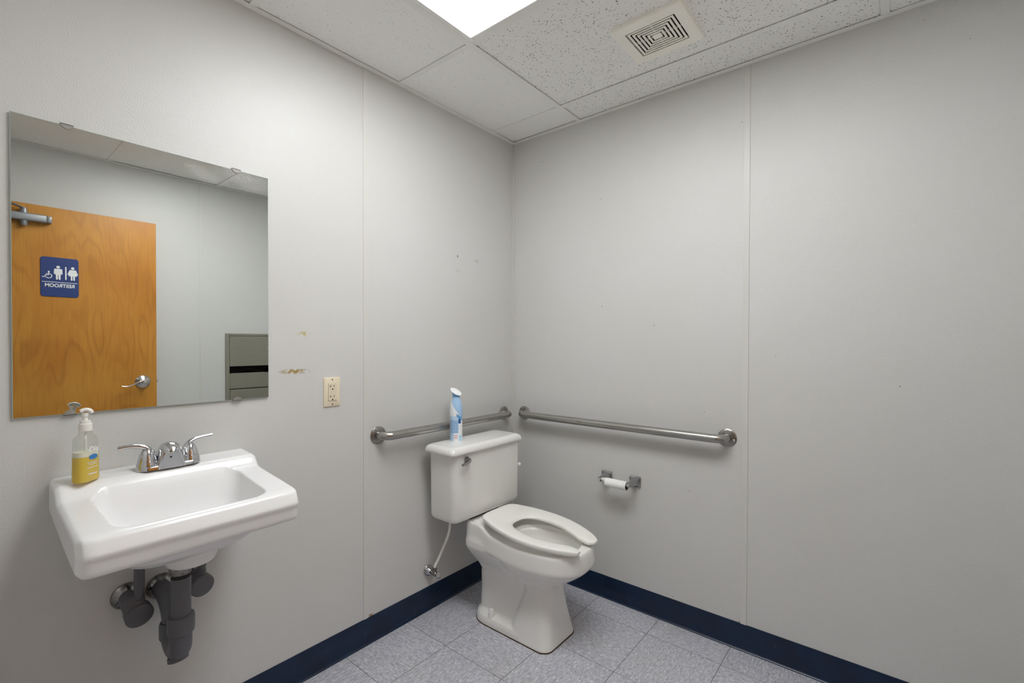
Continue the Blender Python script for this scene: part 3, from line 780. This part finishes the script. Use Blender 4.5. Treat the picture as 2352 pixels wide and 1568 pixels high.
# ------------------------------------------------------------------ faucet
FX, FYc, FZ = -1.666, -.079, .9034
fau = tag(empty('faucet', (FX, FYc, FZ)), 'chrome two handle faucet on the sink deck', 'faucet')
bm = nb()
loft(bm, [rrect(FX, FYc, .0775 - i, .0285 - i, .0280 - i, FZ + z, 10) for z, i in ((-.0012, 0), (.006, 0), (.010, .0025), (.013, .007), (.0145, .012))])
base = obj('base_plate', bm, M['chrome'], fau)
for s in (-1, 1):
    x = FX + s * .0508
    bm = nb(); add_lathe(bm, [(.004, .0265), (.012, .0260), (.020, .0235), (.0245, .0225), (.0248, .0215), (.0262, .0215), (.0265, .0225), (.034, .0205), (.044, .0170), (.052, .0130), (.057, .0085), (.059, .003)], (x, FYc, FZ), (0, 0, 1), 36)
    hb_ = obj('handle', bm, M['chrome'], fau)
    P = catmull([(x - s * .0095, FYc - .002, FZ + .030), (x - s * .0085, FYc, FZ + .046), (x + s * .004, FYc + .003, FZ + .0605), (x + s * .028, FYc + .006, FZ + .0675), (x + s * .052, FYc + .008, FZ + (.0675 if s < 0 else .0695)), (x + s * .0635, FYc + .009, FZ + (.066 if s < 0 else .0705))], 8)
    n = len(P); R = [.0125 - .0060 * min(1, i / (n * .6)) for i in range(n)]; R[-1] *= .55
    bm = nb(); add_tube(bm, P, R, 20, flat=.85); obj('lever', bm, M['chrome'], hb_)
# spout: square-fronted centre body with a short domed spout on top
bm = nb()
loft(bm, [sup(FX, FYc - .004, hw, bf, bb, FZ + z, e, 40) for z, hw, bf, bb, e in ((-.0012, .0345, .0265, .026, 9), (.006, .0338, .0272, .026, 9), (.020, .0315, .0288, .025, 8), (.034, .0290, .0303, .024, 7), (.045, .0272, .0315, .0235, 6), (.050, .0250, .028, .022, 3))])
spb = obj('spout_base', bm, M['chrome'], fau, smooth=40)
bm = nb()
loft(bm, [sup(FX, FYc - .006, hw, bf, bb, FZ + z, 2.2, 40) for z, hw, bf, bb in ((.043, .0240, .032, .020), (.0445, .0272, .0365, .0235), (.049, .0278, .0375, .0245), (.056, .0255, .032, .024), (.0625, .0215, .0265, .021), (.0675, .0150, .018, .015), (.0700, .0070, .008, .007), (.0705, .001, .001, .001))])
sp = obj('spout', bm, M['chrome'], fau, smooth=50)
bm = nb(); add_lathe(bm, [(0, .0028), (.0012, .0024), (.0016, .0008)], (FX - .004, FYc - .0336, FZ + .031), (0, -1, -.1), 14); obj('index_button', bm, M['black'], spb)

# ------------------------------------------------------------------ soap bottle
BX, BY, BZ = -1.8485, -.0965, .9022
bot = tag(empty('soap_bottle', (BX, BY, BZ)), 'clear pump bottle of yellow hand soap on the sink deck', 'soap bottle')
ang = radians(-52)      # direction of the label face normal, measured in plan
Rz = Matrix.Rotation(ang + pi / 2, 4, 'Z'); XF = Matrix.Translation((BX, BY, BZ)) @ Rz     # local -y = label face
# body sections: half width (across label), half depth
secs = [(.0005, .0250, .0150), (.003, .0285, .0180), (.010, .0295, .0190), (.055, .0285, .0190), (.095, .0268, .0182), (.109, .0258, .0176), (.115, .0215, .0160), (.119, .0155, .0137), (.123, .0125, .0125), (.136, .0120, .0120)]
bm = nb(); loft(bm, [sup(0, 0, a, b_, b_, z, 2.8, 40) for z, a, b_ in secs]); obj('body', bm, M['clear'], bot, xf=XF)
def inner(z0, z1):
    zs = [z0] + [z for z, _, _ in secs if z0 < z < z1] + [z1]; R_ = []
    for z in zs:
        for (za, aa, ba), (zb_, ab, bb_) in zip(secs, secs[1:]):
            if za <= z <= zb_:
                t = (z - za) / (zb_ - za); R_.append(sup(0, 0, aa + (ab - aa) * t - .0009, ba + (bb_ - ba) * t - .0009, ba + (bb_ - ba) * t - .0009, z, 2.8, 40)); break
    b2 = nb(); loft(b2, R_); return b2
sp_ = obj('soap', inner(.002, .0655), M['soap'], bot, xf=XF); sp_['label'] = 'yellow liquid soap half filling the bottle'
obj('foam', inner(.0658, .078), M['foam'], bot, xf=XF)
bm = nb(); add_lathe(bm, [(.130, .0130), (.1305, .0137), (.148, .0137), (.1488, .0130), (.1492, .0112), (.1565, .0108), (.157, .0070)], (0, 0, 0), (0, 0, 1), 36)
col_ = obj('pump_collar', bm, M['white_plastic'], bot, xf=XF)
bm = nb(); add_lathe(bm, [(.1555, .0052), (.166, .0050), (.167, .0068), (.176, .0075)], (0, 0, 0), (0, 0, 1), 24)
P = catmull([(-.0095, 0, .1795), (-.003, 0, .1835), (.004, 0, .1835), (.0105, 0, .1800), (.0125, 0, .1735)], 6)
ph = obj('pump_head', bm, M['white_plastic'], bot, xf=XF)
nzx = Matrix.Translation((BX, BY, BZ)) @ Matrix.Rotation(radians(-8), 4, 'Z')
bm = nb(); R = [.0045] + [.0078] * (len(P) - 3) + [.0056, .0036]; add_tube(bm, P, R, 18, flat=.62); obj('nozzle', bm, M['white_plastic'], ph, xf=nzx)
bm = nb(); add_tube(bm, [(0, 0, .012), (0, 0, .15)], .0030, 10); obj('dip_tube', bm, M['white_plastic'], bot, xf=XF)
# printed front label: word mark, blue splash and small print lines, wrapped on the face
def on_face(b2, zc, xc=0):
    for v in b2.verts:
        x, y, z = v.co; X = x + xc; zz = y + zc
        hw, hd_ = .0285, .0190
        for (za, aa, ba), (zb_, ab, bb_) in zip(secs, secs[1:]):
            if za <= zz <= zb_: t = (zz - za) / (zb_ - za); hw = aa + (ab - aa) * t; hd_ = ba + (bb_ - ba) * t
        q = min(.999, abs(X) / hw) ** 2.8; v.co = (X, -hd_ * (1 - q) ** (1 / 2.8) - .0004 - z * .2, zz)
    return b2
b2 = text_bm('Dial', .0195, .0006, .0002, shear=.25); obj('brand_lettering', on_face(b2, .083, .004), M['white_sign'], bot, xf=XF, smooth=0)
M['splash'] = simple('blue_splash_print', srgb(60, 128, 190), .5, noise=(300, .35))
b2 = nb(); prism(b2, [(.0105 * cos(2 * pi * k / 18) * (1 + .18 * (k % 3)), .0062 * sin(2 * pi * k / 18) * (1 + .2 * (k % 2))) for k in range(18)], 0, .0005); obj('splash_print', on_face(b2, .0640, .002), M['splash'], bot, xf=XF, smooth=0)
b2 = nb()
for zz, hw in ((.0500, .014), (.0455, .011), (.0375, .015), (.0225, .013), (.0205, .010)):
    for i in range(8):
        t0 = -hw + 2 * hw * i / 8; q = bmesh.new(); prism(q, [(t0, -.0009), (t0 + hw * .21, -.0009), (t0 + hw * .21, .0009), (t0, .0009)], 0, .0005); merge(b2, on_face(q, zz))
obj('small_print', b2, M['cream_plastic'], bot, xf=XF, smooth=0)

# ------------------------------------------------------------------ drain trap
trap = tag(empty('drain_trap', (-1.672, -.10, .39)), 'grey wrapped drain pipe and trap under the sink', 'drain pipe')
bm = nb(); add_lathe(bm, [(0, .026), (.006, .027), (.012, .0255), (.013, .023), (.020, .023)], (-1.670, -.194, .6495), (0, 0, -1), 28); fl = obj('drain_flange', bm, M['chrome_worn'], trap); fl['label'] = 'worn chrome drain collar'
bm = nb(); add_lathe(bm, [(0, .0215), (.024, .0215)], (-1.670, -.194, .642), (0, 0, -1), 24); obj('tailpiece', bm, M['black'], trap)
TP = Vector((-1.670, -.194, 0))
bm = nb(); add_lathe(bm, [(.619, .0235), (.482, .0235)], (TP.x, TP.y, 0), (0, 0, 1), 32); obj('pipe_cover', bm, M['grey_pvc'], trap)
bm = nb(); add_lathe(bm, [(.517, .0250), (.514, .0305), (.508, .0320), (.474, .0320), (.468, .0305), (.466, .0260)], (TP.x, TP.y, 0), (0, 0, 1), 36); obj('slip_nut_cover', bm, M['grey_pvc'], trap)
# U bend
B0, B1 = Vector((-1.670, -.191, 0)), Vector((-1.668, -.100, 0)); c = (B0 + B1) / 2; h = (B1 - B0) / 2
P = [B0 + Vector((0, 0, .470))] + [c - h * cos(pi * k / 14) + Vector((0, 0, .437 - .034 * sin(pi * k / 14))) for k in range(15)] + [B1 + Vector((0, 0, .455))]
bm = nb(); add_tube(bm, P, .0265, 28); obj('trap_bend', bm, M['grey_pvc'], trap)
bm = nb(); add_lathe(bm, [(0, .0245), (.004, .0250), (.011, .0250), (.013, .022)], (-1.671, -.168, .392), Vector((.05, -.30, -1)), 30); obj('cleanout_plug', bm, M['grey_pvc'], trap)
bm = nb(); add_lathe(bm, [(.412, .0260), (.418, .0290), (.455, .0290), (.462, .0265)], (B1.x, B1.y, 0), (0, 0, 1), 32); obj('slip_nut_cover', bm, M['grey_pvc'], trap)
P = catmull([(B1.x, B1.y, .452), (B1.x - .001, B1.y + .001, .480), (-1.671, -.088, .507), (-1.672, -.062, .524), (-1.672, -.030, .529), (-1.672, -.006, .530)], 6)
bm = nb(); add_tube(bm, P, [.0225] * (len(P) - 8) + [.0235] * 8, 24); obj('trap_arm', bm, M['grey_pvc'], trap)
bm = nb(); add_lathe(bm, [(.0006, .037), (.004, .0365), (.014, .029), (.020, .024), (.020, .022)], (-1.668, 0, .529), (0, -1, 0), 36); e_ = obj('escutcheon', bm, M['chrome_worn'], trap); e_['label'] = 'worn chrome wall collar'

# ------------------------------------------------------------------ sink supply stops
def sink_supply(x, z, top, label, disc_c, disc_n):
    t = tag(empty('supply_pipe', (x, 0, z)), label, 'water supply pipe', 'grey covered supply pipes under the sink')
    bm = nb(); add_lathe(bm, [(.0006, .0365), (.003, .0360), (.010, .029), (.016, .017), (.017, .0145)], (x, 0, z), (0, -1, 0), 32); obj('escutcheon', bm, M['chrome_worn'], t)
    bm = nb(); c = Vector(disc_c); n = Vector(disc_n).normalized()
    P = [Vector((x, -.012, z)), Vector((x, -.04, z)), c - n * .028]
    add_tube(bm, P, [.020, .024, .029], 24); add_lathe(bm, [(-.034, .026), (-.028, .032), (-.006, .0335), (0, .0330), (.0025, .030), (.003, .001)], c, n, 34); obj('stop_cover', bm, M['grey_pvc'], t)
    q = c - n * .018
    bm = nb(); add_tube(bm, [q + Vector((0, 0, .006)), q + Vector((0, 0, .040))], [.0175, .0165], 20); obj('nut_cover', bm, M['grey_pvc'], t)
    P = catmull([q + Vector((0, 0, .03)), q + Vector((.004, .002, .08)), Vector(top)], 6); bm = nb(); add_tube(bm, P, .0125, 18); obj('riser_cover', bm, M['grey_pvc'], t)
sink_supply(-1.750, .533, (-1.729, -.050, .740), 'grey covered supply pipe under the left side of the sink', (-1.733, -.068, .491), (.05, -1, -.22))
sink_supply(-1.588, .533, (-1.612, -.050, .740), 'grey covered supply pipe right of the drain pipe under the sink', (-1.581, -.072, .517), (.10, -1, -.12))

# ------------------------------------------------------------------ toilet
TXC = -.434
toi = tag(empty('toilet', (TXC, -.40, 0)), 'white two piece toilet with open front seat in the corner', 'toilet')
body = nb()
# bowl
CX = -.428
loft(body, [sup(CX, -.49, a, bf, bb, z, e) for z, a, bf, bb, e in ((.205, .055, .075, .09, 2.2), (.235, .082, .115, .12, 2.2), (.265, .112, .165, .15, 2.2), (.295, .137, .208, .17, 2.25), (.318, .156, .237, .18, 2.3), (.331, .1665, .250, .185, 2.3), (.342, .1690, .253, .19, 2.3), (.36, .168, .25, .19, 2.3))])
half_r = [(0, -.172), (.10, -.172), (.122, -.178), (.1305, -.200), (.1315, -.25), (.137, -.30), (.149, -.352), (.161, -.405), (.1685, -.465), (.1685, -.535), (.158, -.61), (.134, -.677), (.097, -.721), (.05, -.741), (0, -.7465)]
hr = catmull([(x, y, 0) for x, y in half_r], 4)
def rim(z, i, lift=0):
    pts = [(p.x, p.y) for p in hr] + [(-p.x, p.y) for p in reversed(hr[1:-1])]; out = []
    for x, y in pts:
        k = 1 - i / .17; yy = -.46 + (y + .46) * (1 - i / .286)
        up = lift * max(0, min(1, (yy + .335) / .075)); up = up * up * (3 - 2 * up) if lift == 1 else up
        out.append((CX + x * k - .008 * max(0, min(1, (y + .40) / .2)), yy, z + up))
    return out
LF = .031
def smooth_lift(r, z):
    o_ = []
    for x, y, _ in r:
        t = max(0, min(1, (y + .345) / .095)); o_.append((x, y, z + LF * t * t * (3 - 2 * t)))
    return o_
loft(body, [rim(.333, .0060), rim(.339, .0010), rim(.350, 0), rim(.385, .0030), smooth_lift(rim(0, .0050), .402), smooth_lift(rim(0, .0080), .4105), smooth_lift(rim(0, .0135), .4142)])
# deck behind the seat
def deck(z, hx, y0, y1, r): return rrect(CX - .008, (y0 + y1) / 2, hx, (y1 - y0) / 2, r, z, 8)
loft(body, [deck(.225, .073, -.46, -.200, .05), deck(.250, .083, -.44, -.190, .05), deck(.272, .098, -.42, -.183, .045), deck(.296, .114, -.41, -.178, .040), deck(.320, .1280, -.40, -.174, .035), deck(.335, .1325, -.38, -.171, .030), deck(.360, .1325, -.37, -.171, .028), deck(.385, .128, -.36, -.176, .028)])
# trapway
loft(body, [rrect(TXC, (y0 + y1) / 2, hx, (y1 - y0) / 2, r, z, 8) for z, hx, y0, y1, r in ((.0, .088, -.50, -.205, .04), (.04, .080, -.50, -.205, .05), (.12, .073, -.50, -.200, .055), (.20, .072, -.50, -.198, .055), (.29, .076, -.50, -.205, .055))])
# front pedestal column, flaring to the floor
loft(body, [rrect(TXC + dx, (y0 + y1) / 2, hx, (y1 - y0) / 2, r, z, 8) for z, hx, dx, y0, y1, r in ((.0, .1185, 0, -.628, -.405, .045), (.010, .1180, 0, -.627, -.408, .045), (.06, .1060, 0, -.618, -.422, .046), (.13, .0905, .001, -.608, -.440, .046), (.20, .0790, .002, -.603, -.462, .046), (.26, .0760, .003, -.606, -.46, .046), (.30, .080, .003, -.615, -.45, .05))])
# foot
loft(body, [rrect(TXC, (y0 + y1) / 2, hx, (y1 - y0) / 2, r, z, 10) for z, hx, y0, y1, r in ((.0, .1185, -.560, -.188, .095), (.022, .1175, -.560, -.189, .095), (.036, .1120, -.556, -.194, .090), (.045, .100, -.55, -.204, .08), (.050, .080, -.54, -.22, .06))])
cut = nb()
loft(cut, [sup(CX, -.515, a, bf, bb, z, 2.2, 48) for z, a, bf, bb in ((.46, .118, .182, .140), (.405, .118, .182, .140), (.398, .110, .172, .134), (.37, .108, .168, .132), (.33, .100, .150, .125), (.28, .075, .11, .10), (.255, .045, .07, .06))])
tb = cast(body, [cut], .0030, 5)
bowl = obj('bowl', tb, M['porcelain_old'], toi, smooth=60)
bm = nb()
for yc_, hy_, r_ in ((-.374, .1885, .097), (-.5165, .1140, .047)):
    loft(bm, [rrect(TXC, yc_, .1200, hy_ - .0005, r_, .0005, 10), rrect(TXC, yc_, .1190, hy_ - .0015, r_, .0045, 10)])
ck = obj('caulk_line', bm, M['brown_caulk'], toi); ck['label'] = 'stained brown caulk around the foot'
for s in (-1, 1):
    bm = nb(); add_lathe(bm, [(.036, .0165), (.050, .0160), (.066, .0138), (.072, .0095), (.0735, .002)], (TXC + s * .0975, -.315, 0), (0, 0, 1), 24); obj('bolt_cap', bm, M['porcelain_old'], toi)
# tank
bm = nb(); TX0, TX1, TY0, TY1 = -.671, -.2125, -.2215, -.050
tcx, tcy, thx, thy = (TX0 + TX1) / 2, (TY0 + TY1) / 2, (TX1 - TX0) / 2, (TY1 - TY0) / 2
loft(bm, [rrect(tcx + dx, tcy, thx - i, thy - j, r, z, 8) for z, i, j, r, dx in ((.4560, .030, .028, .018, 0), (.4575, .018, .018, .022, 0), (.463, .008, .009, .026, 0), (.472, .003, .003, .028, 0), (.485, .0005, .0005, .028, 0), (.62, .000, .0, .028, 0), (.766, -.0015, -.001, .028, 0))])
tank = obj('tank', bm, M['porcelain_old'], toi, smooth=50)
bm = nb(); lcx, lcy, lhx, lhy = -.449, -.138, .2455, .0985
loft(bm, [rrect(lcx, lcy, lhx - i, lhy - i, r, z, 8) for z, i, r in ((.7645, .006, .018), (.7665, .002, .020), (.772, .0, .022), (.780, .0015, .022), (.789, .005, .022), (.795, .0105, .022), (.7985, .018, .020), (.7995, .026, .018))])
obj('tank_lid', bm, M['porcelain_old'], toi, smooth=50)
bm = nb(); add_lathe(bm, [(0, .0165), (.006, .0165), (.011, .0150), (.016, .0125), (.020, .0115), (.022, .006)], (-.598, TY0, .7355), (0, -1, 0), 28); lv = obj('flush_lever', bm, M['chrome_dark_refl'], toi); lv['label'] = 'chrome flush lever'
bm = nb(); P = catmull([(-.596, TY0 - .018, .737), (-.610, TY0 - .024, .7335), (-.632, TY0 - .026, .7275), (-.648, TY0 - .025, .7245)], 6); add_tube(bm, P, [.0095] * 6 + [.0080] * (len(P) - 7) + [.0045], 16, flat=.7); obj('lever_arm', bm, M['chrome_dark_refl'], lv)
bm = nb(); add_lathe(bm, [(0, .0075), (.012, .0075), (.013, .0095), (.020, .0095), (.0225, .006)], (TX1 - .002, -.205, .6345), (1, 0, 0), 20); obj('side_knob', bm, M['white_plastic'], toi)
bm = nb(); add_box(bm, tcx - .10, tcx + .10, -.19, -.085, .4445, .457, .003); obj('tank_gasket', bm, M['dark_gap'], toi)
# seat: open-front horseshoe, dished, sitting a little high at the back
SC = -.436
O_ = [(0, -.252), (.055, -.253), (.092, -.259), (.113, -.277), (.128, -.312), (.147, -.37), (.159, -.43), (.165, -.50), (.158, -.575), (.139, -.645), (.113, -.703), (.092, -.737), (.082, -.748)]
I_ = [(0, -.388), (.030, -.390), (.056, -.404), (.076, -.433), (.088, -.475), (.091, -.52), (.087, -.565), (.074, -.605), (.060, -.645), (.047, -.675), (.040, -.700), (.040, -.728), (.050, -.745)]
def even(P, n):
    C = catmull([(x, y, 0) for x, y in P], 12); L = [0]
    for a, b_ in zip(C, C[1:]): L.append(L[-1] + (b_ - a).length)
    out = []; j = 0
    for k in range(n + 1):
        t = L[-1] * k / n
        while j < len(L) - 2 and L[j + 1] < t: j += 1
        f = (t - L[j]) / max(1e-9, L[j + 1] - L[j]); out.append(C[j].lerp(C[j + 1], min(1, f)))
    return out
NS = 48; Oo, Ii = even(O_, NS), even(I_, NS)
half = list(zip(Oo, Ii)); full = [(Vector((-a.x, a.y, 0)), Vector((-b_.x, b_.y, 0))) for a, b_ in reversed(half[1:])] + half
prof_s = [(.010, -.0170), (.0, -.0120), (.0, -.0045), (.022, -.0012), (.07, -.0001), (.20, .0003), (.50, -.0008), (.74, -.0030), (.90, -.0060), (.975, -.0100), (1.0, -.0155), (.97, -.0210), (.85, -.0215), (.15, -.0215), (.04, -.0205)]
rings = []
nF = len(full)
for i, (a, b_) in enumerate(full):
    e = min(i, nF - 1 - i); sq = [.45, .72, .88, .96][e] if e < 4 else 1.0
    ring = []
    for f, dz in prof_s:
        f2 = .5 + (f - .5) * (.80 + .20 * sq); q = a.lerp(b_, f2); z = .483 + .075 * (q.y + .25)
        ring.append((SC + q.x, q.y, z - .011 + (dz + .011) * sq))
    rings.append(ring)
bm = nb(); loft(bm, rings); seat = obj('seat', bm, M['seat'], toi, smooth=50); seat['label'] = 'off white open front seat'
for s in (-1, 1):
    bm = nb(); add_box(bm, SC + s * .048 - .018, SC + s * .048 + .018, -.276, -.240, .4435, .468, .006, 3); obj('hinge', bm, M['seat'], toi)
# toilet water supply
ws = tag(empty('toilet_supply', (-.630, 0, .183)), 'chrome stop valve with white hose on the wall beside the toilet', 'water valve')
bm = nb(); add_lathe(bm, [(.0006, .0285), (.003, .0280), (.020, .0175), (.026, .0140), (.027, .009)], (-.630, 0, .183), (0, -1, 0), 30); obj('escutcheon', bm, M['chrome'], ws)
bm = nb(); add_lathe(bm, [(.02, .0080), (.036, .0085), (.037, .0115), (.056, .0115), (.060, .008), (.070, .0065)], (-.630, 0, .183), (0, -1, 0), 20)
add_lathe(bm, [(0, .0075), (.016, .0078), (.017, .0095), (.026, .0095)], (-.630, -.047, .186), (0, 0, 1), 16); obj('valve_body', bm, M['chrome_worn'], ws)
bm = nb(); loft(bm, [[(-.630 + p[0], -d, .183 + p[1]) for p in sup(0, 0, .0100 * k_, .0155 * k_, .0155 * k_, 0, 2, 24)] for d, k_ in ((.0685, .8), (.070, 1), (.078, 1), (.080, .8))]); obj('valve_handle', bm, M['chrome'], ws)
bm = nb(); P = catmull([(-.630, -.047, .205), (-.628, -.049, .222), (-.617, -.056, .246), (-.604, -.078, .305), (-.596, -.100, .362), (-.593, -.110, .405), (-.592, -.112, .450)], 7); add_tube(bm, P, .0062, 16); hs = obj('hose', bm, M['white_plastic'], ws)
bm = nb(); add_lathe(bm, [(.430, .013), (.434, .0155), (.4556, .0155)], (-.592, -.112, 0), (0, 0, 1), 18); obj('hose_nut', bm, M['white_plastic'], ws)

# ------------------------------------------------------------------ air freshener
AX, AY, AZ = -.553, -.1095, .7996
can = tag(empty('air_freshener', (AX, AY, AZ)), 'blue and white air freshener spray can on the toilet tank lid', 'spray can')
bm = nb(); add_lathe(bm, [(0, .0275), (.0015, .0288), (.004, .0290), (.112, .0290), (.120, .0292), (.150, .0294), (.168, .0275), (.185, .0235), (.198, .0185), (.204, .0172), (.206, .0170)], (AX, AY, AZ), (0, 0, 1), 48)
obj('can_body', bm, M['can'], can)
# flared trigger cap, cut on a slant, leaning away from the wall side
bm = nb(); rg = []; n = 40; dirx, diry = .05, -1.0
for h, r, tilt in ((.204, .0172, 0), (.208, .0168, .05), (.216, .0170, .25), (.224, .0195, .7), (.2285, .0235, 1.0), (.2300, .0262, 1.0)):
    ring = []
    for k in range(n):
        a = 2 * pi * k / n; x, y = r * cos(a), r * sin(a); al = x * dirx + y * diry
        ring.append((AX + x - .002 * tilt * dirx, AY + y - .002 * tilt * diry, AZ + h - al * .62 * tilt))
    rg.append(ring)
loft(bm, rg, True, True); obj('spray_cap', bm, M['can_blue'], can)
bm = nb(); rg = []
for h, r in ((.2301, .0258), (.2316, .0258), (.2322, .0245)):
    rg.append([(AX + r * cos(2 * pi * k / n) - .002 * dirx, AY + r * sin(2 * pi * k / n) - .002 * diry, AZ + h - (r * cos(2 * pi * k / n) * dirx + r * sin(2 * pi * k / n) * diry) * .62) for k in range(n)])
loft(bm, rg); obj('spray_button', bm, M['can_white'], can)

# ------------------------------------------------------------------ lights
la = bpy.data.lights.new('hall_fill', 'AREA'); la.shape = 'RECTANGLE'; la.size = .6; la.size_y = 1.2; la.energy = 3; la.color = (1, .97, .93)  # weak light added for fill and reflections; no fixture in the unseen hallway
lo = bpy.data.objects.new('hall_fill', la); lo.location = (-2.95, -1.6, H - .01); COL.objects.link(lo)
w = bpy.data.worlds.new('world'); S.world = w; w.use_nodes = True
w.node_tree.nodes['Background'].inputs[0].default_value = (.05, .05, .05, 1); w.node_tree.nodes['Background'].inputs[1].default_value = .5

# ------------------------------------------------------------------ camera
yaw, pit, roll_, f = .687254278, -.0108208455, .00249914971, 1075.61244
fw_ = Vector((cos(yaw) * cos(pit), sin(yaw) * cos(pit), sin(pit))); r = Vector((sin(yaw), -cos(yaw), 0)); u = r.cross(fw_)
r, u = r * cos(roll_) + u * sin(roll_), u * cos(roll_) - r * sin(roll_)
cd = bpy.data.cameras.new('camera'); cam = bpy.data.objects.new('camera', cd); COL.objects.link(cam)
cd.sensor_fit = 'HORIZONTAL'; cd.sensor_width = 36; cd.lens = f / 2352 * 36; cd.shift_y = 13.67 / 2352; cd.clip_start = .02; cd.clip_end = 50
cam.matrix_world = Matrix(((r.x, u.x, -fw_.x, -2.0811), (r.y, u.y, -fw_.y, -1.7008), (r.z, u.z, -fw_.z, 1.2612), (0, 0, 0, 1)))
S.camera = cam
S.view_settings.view_transform = 'Standard'; S.view_settings.look = 'None'; S.view_settings.gamma = 1; S.view_settings.exposure = 0
S.view_settings.use_curve_mapping = False
S.cycles.max_bounces = 10; S.cycles.diffuse_bounces = 6; S.cycles.glossy_bounces = 5; S.cycles.transparent_max_bounces = 12
S.cycles.caustics_reflective = False; S.cycles.caustics_refractive = False
